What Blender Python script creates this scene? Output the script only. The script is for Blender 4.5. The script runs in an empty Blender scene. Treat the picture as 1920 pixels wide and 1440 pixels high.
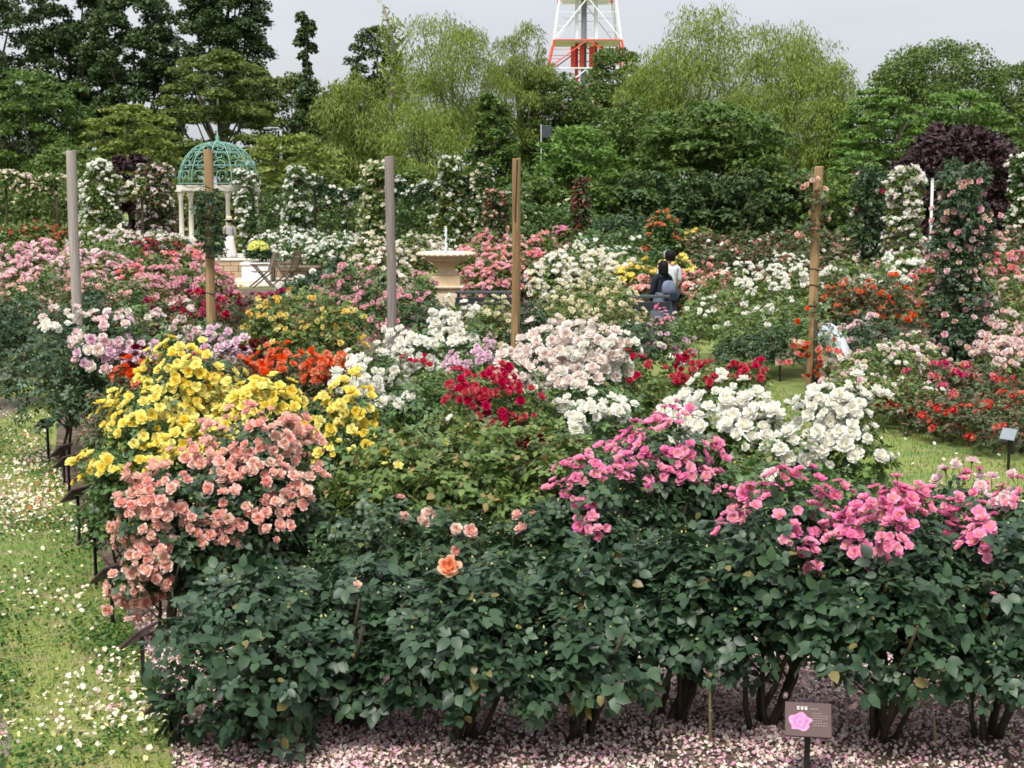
import bpy, bmesh, math, random
import numpy as np
from mathutils import Vector, Matrix

R = math.radians
sc = bpy.context.scene
COL = sc.collection

# ------------------------------------------------------------------ camera, sky, sun, exposure
CAM_H, FPX, PITCH = 2.8, 2780.0, math.atan(375 / 2780.0)
cam_d = bpy.data.cameras.new('camera'); cam = bpy.data.objects.new('camera', cam_d); COL.objects.link(cam)
cam.location = (0, 0, CAM_H); cam.rotation_euler = (R(90) - PITCH, 0, 0)
cam_d.sensor_width = 36.0; cam_d.lens = 36.0 * FPX / 1920.0
cam_d.clip_start = 0.1; cam_d.clip_end = 6000
sc.camera = cam

SUN_EL, SUN_AZ = R(58), R(200)          # azimuth clockwise from +Y: the sun stands behind the camera's left shoulder
world = bpy.data.worlds.new('World'); sc.world = world; world.use_nodes = True
wn, wl = world.node_tree.nodes, world.node_tree.links
wn.clear()
w_out = wn.new('ShaderNodeOutputWorld'); w_bg = wn.new('ShaderNodeBackground')
sky = wn.new('ShaderNodeTexSky'); sky.sky_type = 'NISHITA'; sky.sun_disc = False
sky.sun_elevation = SUN_EL; sky.sun_rotation = SUN_AZ
w_tc = wn.new('ShaderNodeTexCoord'); w_map = wn.new('ShaderNodeMapping'); w_map.inputs['Scale'].default_value = (1.2, 1.2, 5.0)
w_ns = wn.new('ShaderNodeTexNoise'); w_ns.inputs['Scale'].default_value = 1.7; w_ns.inputs['Detail'].default_value = 5
w_rp = wn.new('ShaderNodeValToRGB')
w_rp.color_ramp.elements[0].position = .30; w_rp.color_ramp.elements[0].color = (3.55, 3.70, 4.02, 1)
w_rp.color_ramp.elements[1].position = .72; w_rp.color_ramp.elements[1].color = (4.75, 4.85, 5.05, 1)
w_mx = wn.new('ShaderNodeMix'); w_mx.data_type = 'RGBA'; w_mx.inputs[0].default_value = .93
wl.new(w_tc.outputs['Generated'], w_map.inputs['Vector']); wl.new(w_map.outputs['Vector'], w_ns.inputs['Vector'])
wl.new(w_ns.outputs['Fac'], w_rp.inputs['Fac'])
wl.new(sky.outputs['Color'], w_mx.inputs[6]); wl.new(w_rp.outputs['Color'], w_mx.inputs[7])
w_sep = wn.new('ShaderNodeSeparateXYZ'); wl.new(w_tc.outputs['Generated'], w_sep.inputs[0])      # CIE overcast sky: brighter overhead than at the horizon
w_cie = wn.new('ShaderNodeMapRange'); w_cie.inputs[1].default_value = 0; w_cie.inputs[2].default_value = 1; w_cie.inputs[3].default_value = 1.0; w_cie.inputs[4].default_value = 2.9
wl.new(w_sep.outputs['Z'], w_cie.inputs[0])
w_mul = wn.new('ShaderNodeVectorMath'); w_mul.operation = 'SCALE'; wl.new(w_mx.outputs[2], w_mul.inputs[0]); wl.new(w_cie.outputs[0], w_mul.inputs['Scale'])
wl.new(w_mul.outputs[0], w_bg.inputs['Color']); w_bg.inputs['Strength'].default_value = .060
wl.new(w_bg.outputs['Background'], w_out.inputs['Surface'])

sun_d = bpy.data.lights.new('sun', 'SUN'); sun = bpy.data.objects.new('sun', sun_d); COL.objects.link(sun)
sun_d.energy = 2.0; sun_d.angle = R(14); sun_d.color = (1.0, .965, .90)
sdir = Vector((math.sin(SUN_AZ) * math.cos(SUN_EL), math.cos(SUN_AZ) * math.cos(SUN_EL), math.sin(SUN_EL)))
sun.rotation_euler = sdir.to_track_quat('Z', 'Y').to_euler()
sun.location = (0, 0, 60)

sc.view_settings.view_transform = 'Standard'; sc.view_settings.look = 'None'
sc.view_settings.exposure = 1.28; sc.view_settings.gamma = 1.0; sc.view_settings.use_curve_mapping = False
cy = sc.cycles
cy.max_bounces = 5; cy.diffuse_bounces = 3; cy.glossy_bounces = 2; cy.transmission_bounces = 4; cy.transparent_max_bounces = 6
cy.caustics_reflective = False; cy.caustics_refractive = False
cy.use_denoising = True
cy.pixel_filter_type = 'BLACKMAN_HARRIS'; cy.filter_width = 1.7

# ------------------------------------------------------------------ picture-to-place helpers (photo measured at 1920 x 1440)
CP, SP = math.cos(PITCH), math.sin(PITCH)
def ray(px, py):
    u, v = (px - 960) / FPX, (720 - py) / FPX
    return Vector((u, CP + v * SP, -SP + v * CP))
def at(px, py, d):
    r = ray(px, py); t = d / r.y
    return Vector((r.x * t, d, CAM_H + r.z * t))
def ground(px, py):
    r = ray(px, py); t = -CAM_H / r.z
    return Vector((r.x * t, r.y * t, 0))
def ppm(d): return FPX / d                    # photo pixels per metre

# ------------------------------------------------------------------ object helpers
def tag(o, label=None, cat=None, group=None, kind=None):
    if label: o['label'] = label
    if cat: o['category'] = cat
    if group: o['group'] = group
    if kind: o['kind'] = kind
    return o
def empty(name, loc, label, cat, group=None, rz=0):
    o = bpy.data.objects.new(name, None); COL.objects.link(o)
    o.empty_display_size = .1
    o.location = loc; o.rotation_euler = (0, 0, rz)
    return tag(o, label, cat, group)
def link(name, me, parent=None, kind=None):
    o = bpy.data.objects.new(name, me); COL.objects.link(o)
    if parent is not None: o.parent = parent
    if kind: o['kind'] = kind
    return o
def np_mesh(name, V, F, mats, midx=None, smooth=False, grad=None):
    V = np.ascontiguousarray(V, dtype=np.float32); F = np.ascontiguousarray(F, dtype=np.int32)
    me = bpy.data.meshes.new(name)
    n, k = F.shape
    me.vertices.add(len(V)); me.vertices.foreach_set('co', V.ravel())
    me.loops.add(n * k); me.loops.foreach_set('vertex_index', F.ravel())
    me.polygons.add(n); me.polygons.foreach_set('loop_start', np.arange(0, n * k, k, dtype=np.int32))
    for m in (mats if isinstance(mats, (list, tuple)) else [mats]): me.materials.append(m)
    if midx is not None: me.polygons.foreach_set('material_index', np.ascontiguousarray(midx, dtype=np.int32))
    me.polygons.foreach_set('use_smooth', np.full(n, bool(smooth)))
    if grad is not None:
        a = me.attributes.new('grad', 'FLOAT', 'POINT'); a.data.foreach_set('value', np.ascontiguousarray(grad, dtype=np.float32))
    me.update(calc_edges=True)
    return me

class MB:
    """collects boxes, tubes and lathes into one mesh of quads and triangles"""
    def __init__(s): s.v, s.f = [], []
    def add(s, vs, fs):
        b = len(s.v); s.v += [tuple(p) for p in vs]; s.f += [tuple(i + b for i in f) for f in fs]; return s
    def box(s, c, size, rot=None):
        x, y, z = [q / 2 for q in size]
        vs = [Vector(p) for p in ((-x,-y,-z),(x,-y,-z),(x,y,-z),(-x,y,-z),(-x,-y,z),(x,-y,z),(x,y,z),(-x,y,z))]
        if rot is not None: vs = [rot @ p for p in vs]
        return s.add([p + Vector(c) for p in vs], [(0,3,2,1),(4,5,6,7),(0,1,5,4),(1,2,6,5),(2,3,7,6),(3,0,4,7)])
    def tube(s, pts, rad, n=6, cap=True):
        pts = [Vector(p) for p in pts]
        rad = rad if isinstance(rad, (list, tuple)) else [rad] * len(pts)
        vs, fs = [], []
        a = None
        for i, p in enumerate(pts):
            t = (pts[min(i + 1, len(pts) - 1)] - pts[max(i - 1, 0)])
            t = t.normalized() if t.length > 1e-9 else Vector((0, 0, 1))
            a = t.orthogonal().normalized() if a is None else (a - t * a.dot(t)).normalized()
            b = t.cross(a)
            for k in range(n):
                q = 2 * math.pi * k / n
                vs.append(p + (a * math.cos(q) + b * math.sin(q)) * rad[i])
        for i in range(len(pts) - 1):
            for k in range(n):
                fs.append((i*n+k, i*n+(k+1)%n, (i+1)*n+(k+1)%n, (i+1)*n+k))
        if cap:
            fs.append(tuple(range(n - 1, -1, -1))); fs.append(tuple((len(pts)-1)*n + k for k in range(n)))
        return s.add(vs, fs)
    def lathe(s, prof, n=20, c=(0, 0, 0), ang0=0.0, squash=1.0):
        vs, fs = [], []
        for r, z in prof:
            for k in range(n):
                q = ang0 + 2 * math.pi * k / n
                vs.append((c[0] + r * math.cos(q), c[1] + r * math.sin(q) * squash, c[2] + z))
        for i in range(len(prof) - 1):
            for k in range(n):
                fs.append((i*n+k, i*n+(k+1)%n, (i+1)*n+(k+1)%n, (i+1)*n+k))
        fs.append(tuple(range(n - 1, -1, -1))); fs.append(tuple((len(prof)-1)*n + k for k in range(n)))
        return s.add(vs, fs)
    def mesh(s, name, mat, smooth=False):
        me = bpy.data.meshes.new(name); me.from_pydata(s.v, [], s.f)
        for m in (mat if isinstance(mat, (list, tuple)) else [mat]): me.materials.append(m)
        if smooth: me.polygons.foreach_set('use_smooth', [True] * len(me.polygons))
        me.update(); return me
    def build(s, name, mat, parent=None, smooth=False, kind=None, bevel=0):
        o = link(name, s.mesh(name, mat, smooth), parent, kind)
        if bevel:
            m = o.modifiers.new('bevel', 'BEVEL'); m.width = bevel; m.segments = 2; m.limit_method = 'ANGLE'
        return o

# ------------------------------------------------------------------ materials
MATS = {}
def nodes(name):
    m = bpy.data.materials.new(name); m.use_nodes = True
    nt = m.node_tree; nt.nodes.clear()
    out = nt.nodes.new('ShaderNodeOutputMaterial')
    MATS[name] = m
    return m, nt.nodes, nt.links, out
def mixc(n, l, fac, a, b):
    x = n.new('ShaderNodeMix'); x.data_type = 'RGBA'
    for sock, val in ((0, fac), (6, a), (7, b)):
        if hasattr(val, 'is_output'): l.new(val, x.inputs[sock])
        elif sock == 0: x.inputs[0].default_value = val
        else: x.inputs[sock].default_value = (*val, 1)
    return x.outputs[2]
def leaf_mat(name, a, b, rough=.42, trans=.22, spec=.45, c=None, cfrac=.0):
    """a..b: the two ends of the leaf colours; c: colour of young or spent leaves"""
    m, n, l, out = nodes(name)
    g = n.new('ShaderNodeNewGeometry'); oi = n.new('ShaderNodeObjectInfo')
    ad = n.new('ShaderNodeMath'); ad.operation = 'ADD'; l.new(g.outputs['Random Per Island'], ad.inputs[0]); l.new(oi.outputs['Random'], ad.inputs[1])
    fr = n.new('ShaderNodeMath'); fr.operation = 'FRACT'; l.new(ad.outputs[0], fr.inputs[0])
    col = mixc(n, l, fr.outputs[0], a, b)
    if c:
        th = n.new('ShaderNodeMath'); th.operation = 'GREATER_THAN'; th.inputs[1].default_value = 1 - cfrac
        m2 = n.new('ShaderNodeMath'); m2.operation = 'MULTIPLY'; m2.inputs[1].default_value = 7.31; l.new(fr.outputs[0], m2.inputs[0])
        f2 = n.new('ShaderNodeMath'); f2.operation = 'FRACT'; l.new(m2.outputs[0], f2.inputs[0]); l.new(f2.outputs[0], th.inputs[0])
        col = mixc(n, l, th.outputs[0], col, c)
    p = n.new('ShaderNodeBsdfPrincipled'); l.new(col, p.inputs['Base Color'])
    p.inputs['Roughness'].default_value = rough; p.inputs['Specular IOR Level'].default_value = spec
    t = n.new('ShaderNodeBsdfTranslucent'); h = n.new('ShaderNodeHueSaturation')
    h.inputs['Hue'].default_value = .485; h.inputs['Saturation'].default_value = 1.1; h.inputs['Value'].default_value = 1.5
    l.new(col, h.inputs['Color']); l.new(h.outputs[0], t.inputs['Color'])
    mx = n.new('ShaderNodeMixShader'); mx.inputs[0].default_value = trans
    l.new(p.outputs[0], mx.inputs[1]); l.new(t.outputs[0], mx.inputs[2]); l.new(mx.outputs[0], out.inputs['Surface'])
    return m
def petal_mat(name, outer, centre, var=.12, rough=.6):
    m, n, l, out = nodes(name)
    at_ = n.new('ShaderNodeAttribute'); at_.attribute_name = 'grad'
    g = n.new('ShaderNodeNewGeometry'); oi = n.new('ShaderNodeObjectInfo')
    col = mixc(n, l, at_.outputs['Fac'], centre, outer)
    ad = n.new('ShaderNodeMath'); ad.operation = 'ADD'; l.new(g.outputs['Random Per Island'], ad.inputs[0]); l.new(oi.outputs['Random'], ad.inputs[1])
    fr = n.new('ShaderNodeMath'); fr.operation = 'FRACT'; l.new(ad.outputs[0], fr.inputs[0])
    mr = n.new('ShaderNodeMapRange'); mr.inputs[3].default_value = 1 - var * 1.6; mr.inputs[4].default_value = 1 + var * .5; l.new(fr.outputs[0], mr.inputs[0])
    mh = n.new('ShaderNodeMapRange'); mh.inputs[3].default_value = .5 - var * .06; mh.inputs[4].default_value = .5 + var * .10; l.new(oi.outputs['Random'], mh.inputs[0])
    ms = n.new('ShaderNodeMapRange'); ms.inputs[3].default_value = 1.08; ms.inputs[4].default_value = 1 - var * 1.3; l.new(oi.outputs['Random'], ms.inputs[0])
    h = n.new('ShaderNodeHueSaturation'); l.new(mr.outputs[0], h.inputs['Value']); l.new(mh.outputs[0], h.inputs['Hue']); l.new(ms.outputs[0], h.inputs['Saturation']); l.new(col, h.inputs['Color'])
    p = n.new('ShaderNodeBsdfPrincipled'); l.new(h.outputs[0], p.inputs['Base Color'])
    p.inputs['Roughness'].default_value = rough; p.inputs['Specular IOR Level'].default_value = .25
    t = n.new('ShaderNodeBsdfTranslucent'); l.new(h.outputs[0], t.inputs['Color'])
    mx = n.new('ShaderNodeMixShader'); mx.inputs[0].default_value = .42
    l.new(p.outputs[0], mx.inputs[1]); l.new(t.outputs[0], mx.inputs[2]); l.new(mx.outputs[0], out.inputs['Surface'])
    return m
def plain_mat(name, col, rough=.6, spec=.4, noise=0.0, nscale=8.0, col2=None, stretch=(1, 1, 1), bump=0.0, metal=0.0):
    m, n, l, out = nodes(name)
    p = n.new('ShaderNodeBsdfPrincipled'); p.inputs['Roughness'].default_value = rough
    p.inputs['Specular IOR Level'].default_value = spec; p.inputs['Metallic'].default_value = metal
    tc = n.new('ShaderNodeTexCoord'); mp = n.new('ShaderNodeMapping'); mp.inputs['Scale'].default_value = stretch
    ns = n.new('ShaderNodeTexNoise'); ns.inputs['Scale'].default_value = nscale; ns.inputs['Detail'].default_value = 6; ns.inputs['Roughness'].default_value = .65
    l.new(tc.outputs['Object'], mp.inputs['Vector']); l.new(mp.outputs['Vector'], ns.inputs['Vector'])
    if col2 is None: col2 = tuple(c * (1 - noise) for c in col)
    rp = n.new('ShaderNodeValToRGB'); rp.color_ramp.elements[0].position = .32; rp.color_ramp.elements[1].position = .68
    rp.color_ramp.elements[0].color = (*col2, 1); rp.color_ramp.elements[1].color = (*col, 1)
    l.new(ns.outputs['Fac'], rp.inputs['Fac']); l.new(rp.outputs['Color'], p.inputs['Base Color'])
    if bump:
        b = n.new('ShaderNodeBump'); b.inputs['Strength'].default_value = bump; b.inputs['Distance'].default_value = .02
        l.new(ns.outputs['Fac'], b.inputs['Height']); l.new(b.outputs['Normal'], p.inputs['Normal'])
    l.new(p.outputs[0], out.inputs['Surface'])
    return m
def scatter_mat(name, cols, rough=.7, trans=.2):
    """every island takes one of the colours"""
    m, n, l, out = nodes(name)
    g = n.new('ShaderNodeNewGeometry'); rp = n.new('ShaderNodeValToRGB'); rp.color_ramp.interpolation = 'CONSTANT'
    tot = sum(w for w, _ in cols); acc = 0
    e = rp.color_ramp.elements
    while len(e) < len(cols): e.new(.5)
    for i, (w, c) in enumerate(cols):
        e[i].position = acc / tot; e[i].color = (*c, 1); acc += w
    l.new(g.outputs['Random Per Island'], rp.inputs['Fac'])
    p = n.new('ShaderNodeBsdfPrincipled'); p.inputs['Roughness'].default_value = rough; p.inputs['Specular IOR Level'].default_value = .2
    l.new(rp.outputs['Color'], p.inputs['Base Color'])
    t = n.new('ShaderNodeBsdfTranslucent'); l.new(rp.outputs['Color'], t.inputs['Color'])
    mx = n.new('ShaderNodeMixShader'); mx.inputs[0].default_value = trans
    l.new(p.outputs[0], mx.inputs[1]); l.new(t.outputs[0], mx.inputs[2]); l.new(mx.outputs[0], out.inputs['Surface'])
    return m

LEAF = {
 'front': leaf_mat('leaf_blue_green', (.013,.034,.017), (.050,.094,.043), .44, .2, .36, (.16,.13,.045), .018),
 'dark':  leaf_mat('leaf_dark_green', (.016,.040,.018), (.060,.110,.044), .44, .22, .4, (.12,.14,.04), .04),
 'mid':   leaf_mat('leaf_mid_green', (.030,.070,.020), (.105,.180,.048), .46, .22, .4, (.18,.17,.06), .06),
 'olive': leaf_mat('leaf_olive_green', (.045,.085,.020), (.150,.220,.056), .48, .24, .35, (.25,.19,.07), .10),
 'light': leaf_mat('leaf_light_green', (.045,.090,.022), (.140,.215,.055), .48, .26, .35, (.25,.26,.08), .08),
 'rust':  leaf_mat('leaf_rusty_green', (.034,.056,.020), (.100,.135,.050), .48, .22, .35, (.22,.085,.055), .16),
}
BUD = plain_mat('bud_green', (.42,.42,.17), .6, .3, .5, 30)
STEM = plain_mat('green_stem', (.06,.10,.03), .55, .35, .4, 20)
CANE = plain_mat('woody_cane', (.060,.046,.026), .75, .25, .0, 14, (.020,.017,.012), (1,1,.3), .6)
STAMEN = plain_mat('yellow_stamens', (.80,.50,.05), .7, .2, .4, 60)

VAR = {  # variety: petal outer, petal centre, flower form, flower size in metres
 'peach':   ((.93,.62,.56), (.92,.44,.31), 'double', .074),
 'apricot': ((.92,.60,.42), (.90,.36,.14), 'double', .112),
 'yellow':  ((.90,.78,.17), (.86,.60,.04), 'open', .088),
 'gold':    ((.90,.74,.25), (.87,.60,.10), 'double', .080),
 'white':   ((.90,.89,.84), (.88,.84,.70), 'double', .092),
 'blush':   ((.91,.84,.79), (.89,.71,.61), 'double', .097),
 'cream':   ((.88,.83,.62), (.84,.72,.40), 'double', .084),
 'pink':    ((.88,.27,.50), (.84,.18,.36), 'open', .070),
 'hotpink': ((.72,.09,.24), (.62,.03,.12), 'double', .078),
 'red':     ((.64,.020,.085), (.50,.008,.035), 'double', .078),
 'scarlet': ((.58,.030,.022), (.48,.012,.01), 'open', .078),
 'darkred': ((.17,.006,.014), (.10,.004,.008), 'double', .085),
 'orange':  ((.82,.125,.035), (.78,.16,.02), 'double', .080),
 'coral':   ((.86,.31,.29), (.82,.20,.16), 'double', .084),
 'lilac':   ((.86,.66,.74), (.80,.50,.62), 'double', .090),
 'palepink':((.91,.74,.74), (.88,.56,.57), 'double', .090),
 'rosepink':((.88,.54,.60), (.84,.36,.42), 'double', .086),
 'magenta': ((.46,.03,.16), (.36,.012,.09), 'double', .085),
 'salmon':  ((.90,.66,.58), (.88,.50,.38), 'double', .086),
}
PETAL = {k: petal_mat('petal_' + k, v[0], v[1], .16 if k not in ('white',) else .07) for k, v in VAR.items()}

# ------------------------------------------------------------------ plant geometry
rng = np.random.default_rng(11)
def unit(a): return a / np.maximum(np.linalg.norm(a, axis=-1, keepdims=True), 1e-9)
def rand_dir(n, g=None):
    return unit((g or rng).normal(size=(n, 3)))
def frames(nrm, tan):
    """columns: side, tangent (leaf length), normal"""
    t = unit(tan); s = unit(np.cross(t, nrm)); n = np.cross(s, t)
    return np.stack([s, t, n], axis=-1)
def scatter(tv, tf, pos, rot, size):
    """copies of a template, joined: verts, faces"""
    N, T = len(pos), len(tv)
    size = np.asarray(size)
    s = size[:, None, None] if size.ndim == 1 else size[:, None, :]
    V = np.einsum('nij,ntj->nti', rot, tv[None] * s) + pos[:, None, :]
    F = (tf[None] + (np.arange(N) * T)[:, None, None])
    return V.reshape(-1, 3), F.reshape(-1, tf.shape[1])

LEAF_V = np.array([(0,0,0),(-.33,.26,.07),(.33,.26,.07),(-.30,.66,.05),(.30,.66,.05),(0,1,-.10),(0,.30,0),(0,.66,-.02)], float)
LEAF_F = np.array([(0,6,1),(0,2,6),(6,7,3),(6,3,1),(6,2,4),(6,4,7),(7,5,3),(7,4,5)])
LEAF_V2 = np.array([(0,0,0),(-.32,.42,.07),(.32,.42,.07),(0,1,-.08)], float)
LEAF_F2 = np.array([(0,2,3),(0,3,1)])
LEAF_V3 = np.array([(0,0,0),(-.33,.36,.07),(.33,.36,.07),(-.24,.74,.03),(.24,.74,.03),(0,1,-.09)], float)
LEAF_F3 = np.array([(0,2,1),(1,2,4),(1,4,3),(3,4,5)])
def compound(tv, tf, leaflets):
    """a rose leaf: leaflets = (x, y, angle, size) along a stalk"""
    P = np.array([(x, y, 0) for x, y, a, s in leaflets], float)
    Rm = np.array([[(math.cos(a), math.sin(-a), 0), (math.sin(a), math.cos(a), 0), (0, 0, 1)] for x, y, a, s in leaflets])
    tilt = []
    for i, (x, y, a, s) in enumerate(leaflets):
        q = .25 * (1 if i % 2 else -1) * (x != 0)
        tilt.append([(math.cos(q), 0, math.sin(q)), (0, 1, 0), (-math.sin(q), 0, math.cos(q))])
    Rm = Rm @ np.array(tilt)
    V, F = scatter(tv, tf, P, Rm, np.array([s for *_, s in leaflets]))
    V[:, 2] -= .10 * V[:, 1] ** 2            # the stalk droops
    return V, F
FIVE = [(0,1.18,0,.86),(-.06,1.02,1.22,.80),(.06,1.02,-1.22,.80),(-.05,.42,1.32,.68),(.05,.42,-1.32,.68)]
THREE = [(0,.74,0,.92),(-.05,.58,1.2,.84),(.05,.58,-1.2,.84)]
C5V, C5F = compound(LEAF_V, LEAF_F, FIVE)
C3V, C3F = compound(LEAF_V, LEAF_F, THREE)
M5V, M5F = compound(LEAF_V2, LEAF_F2, FIVE); N5V, N5F = compound(LEAF_V3, LEAF_F3, FIVE)
M3V, M3F = compound(LEAF_V2, LEAF_F2, THREE)
BUD_V = np.array([(0,0,-.6),(.4,0,0),(0,.4,0),(-.4,0,0),(0,-.4,0),(0,0,.7)], float)
BUD_F = np.array([(0,2,1),(0,3,2),(0,4,3),(0,1,4),(5,1,2),(5,2,3),(5,3,4),(5,4,1)])

def petal_rings(rings, seed, cols=3, rows=4, ruffle=.05):
    """rings of petals; every petal leaves the centre at angle a0 from the axis and ends at a1, so it cups or reflexes"""
    g = random.Random(seed); V, F, G = [], [], []
    for ri, (n, ph0, ph1, L, wid, rot0) in enumerate(rings):
        for k in range(n):
            a = rot0 + 2 * math.pi * k / n + g.uniform(-.2, .2)
            e0, e1 = R(ph0 + g.uniform(-8, 8)), R(ph1 + g.uniform(-14, 14)); Lk = L * g.uniform(.86, 1.1); b = len(V)
            r, z = .012, 0.0
            for j in range(rows):
                v = j / (rows - 1)
                if j:
                    q = e0 + (e1 - e0) * (j - .5) / (rows - 1); r += math.sin(q) * Lk / (rows - 1); z += math.cos(q) * Lk / (rows - 1)
                w = wid * math.sin(math.pi * (.10 + .58 * v)) * (1 if v < .95 else .80)
                for i in range(cols):
                    u = 2 * i / (cols - 1) - 1
                    t = u * w / max(.10, abs(r) + .06)                     # wrap the petal round the axis
                    rr = r * (1 - .05 * u * u); zz = z + g.uniform(-ruffle, ruffle) * v * Lk - (.05 * Lk if (v > .95 and i in (0, cols - 1)) else 0)
                    V.append((rr * math.cos(a + t), rr * math.sin(a + t), zz)); G.append(min(1, max(0, .25 + .75 * v)) * (1 if ri < 2 else .62 if ri < 3 else .30))
            for j in range(rows - 1):
                for i in range(cols - 1):
                    q = b + j * cols + i
                    F.append((q, q + 1, q + cols + 1, q + cols))
    return V, F, G
def bloom_geo(form, seed, lod=0):
    rows, cols = (4, 4) if lod == 0 else (3, 2)
    if form == 'double':
        rings = [(6, 98, 66, .52, .26, .0), (5, 92, 30, .52, .25, .5), (5, 88, 2, .50, .22, .2), (4, 84, -18, .44, .17, .9), (3, 80, -30, .36, .12, .3)]
        if lod: rings = [(5, 95, 55, .54, .34, 0), (4, 90, 0, .52, .32, .6)]
    else:
        rings = [(5, 88, 58, .52, .30, .0), (5, 80, 40, .46, .27, .6), (3, 70, 24, .36, .20, 1.0)]
        if lod: rings = [(5, 92, 60, .52, .36, 0), (3, 80, 30, .42, .30, .5)]
    return petal_rings(rings, seed, cols, rows)
def bloom_mesh(variety, seed):
    V, F, G = bloom_geo(VAR[variety][2], seed)
    mi = [0] * len(F)
    if VAR[variety][2] == 'open':                                # a tuft of stamens
        g = random.Random(seed); b = len(V)
        for k in range(9):
            a = 2 * math.pi * k / 9; r = .10 + g.uniform(-.02, .02)
            V += [(r*.4*math.cos(a), r*.4*math.sin(a), .06), (r*math.cos(a-.3), r*math.sin(a-.3), .12), (r*math.cos(a), r*math.sin(a), .19), (r*math.cos(a+.3), r*math.sin(a+.3), .12)]
            F.append((b, b+1, b+2, b+3)); mi.append(2); G += [0]*4; b += 4
    b = len(V); n = 5                                            # calyx and flower stalk
    prof = [(.13, .03), (.09, -.08), (.030, -.16), (.026, -.55), (.022, -1.1)]
    for j, (r, z) in enumerate(prof):
        for k in range(n):
            V.append((r*math.cos(2*math.pi*k/n) + .03*j*j*.1, r*math.sin(2*math.pi*k/n), z)); G.append(0)
    for j in range(len(prof)-1):
        for k in range(n):
            F.append((b+j*n+k, b+(j+1)*n+k, b+(j+1)*n+(k+1)%n, b+j*n+(k+1)%n)); mi.append(1)
    return np_mesh('bloom_' + variety, V, F, [PETAL[variety], STEM, STAMEN], mi, smooth=True, grad=G)
BLOOMS = {}
def bloom_meshes(v):
    if v not in BLOOMS: BLOOMS[v] = [bloom_mesh(v, 50 + i * 7) for i in range(4)]
    return BLOOMS[v]
FARC = {'double': [(5, 95, 50, .54, .36, 0), (3, 88, 5, .50, .36, .6)], 'open': [(5, 90, 58, .52, .38, 0), (2, 80, 20, .40, .34, .5)]}
FARC = {f: tuple(np.array(q) for q in petal_rings(v, 3, 2, 2)) for f, v in FARC.items()}
FARB = {f: [tuple(np.array(q) for q in bloom_geo(f, 5 + i, 1)) for i in range(2)] for f in ('double', 'open')}

LEAF_OBJ = {}
def leaf_meshes(tone):
    if tone not in LEAF_OBJ:
        L = []
        for i in range(6):
            g = random.Random(i)
            base = FIVE if i % 3 else THREE
            lf = [(x, y * g.uniform(.95, 1.08), a + g.uniform(-.2, .2), s * g.uniform(.88, 1.1)) for x, y, a, s in base]
            V, F = compound(LEAF_V, LEAF_F, lf)
            V[:, 2] += np.array([g.uniform(-.02, .02) for _ in range(len(V))])
            V *= .064
            L.append(np_mesh('rose_leaf', V, F, LEAF[tone], smooth=True))
        LEAF_OBJ[tone] = L
    return LEAF_OBJ[tone]
CANES = {}
def cane_meshes(L):
    key = round(L, 1)
    if key not in CANES:
        out = []
        for i in range(5):
            g = random.Random(i + 3); p = Vector((0, 0, -.03)); pts, rad = [p.copy()], [.015 * g.uniform(.8, 1.35)]
            d = Vector((g.uniform(.15, .5), g.uniform(-.12, .12), 1)).normalized()
            for j in range(6):
                p = p + d * L / 6; d = (d + Vector((g.uniform(-.18, .18), g.uniform(-.18, .18), .12))).normalized()
                pts.append(p.copy()); rad.append(rad[0] * (1 - .11 * (j + 1)))
            m = MB().tube(pts, rad, 6)
            for j in (2, 3, 4):
                e = pts[j] + Vector((g.uniform(-.16, .16), g.uniform(-.16, .16), g.uniform(.12, .25))) * (L / .8)
                m.tube([pts[j], (pts[j] + e) / 2 + Vector((0, 0, -.02)), e], [rad[j] * .6, rad[j] * .5, .003], 5)
            out.append(m.mesh('cane', CANE, True))
        CANES[key] = out
    return CANES[key]

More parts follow.
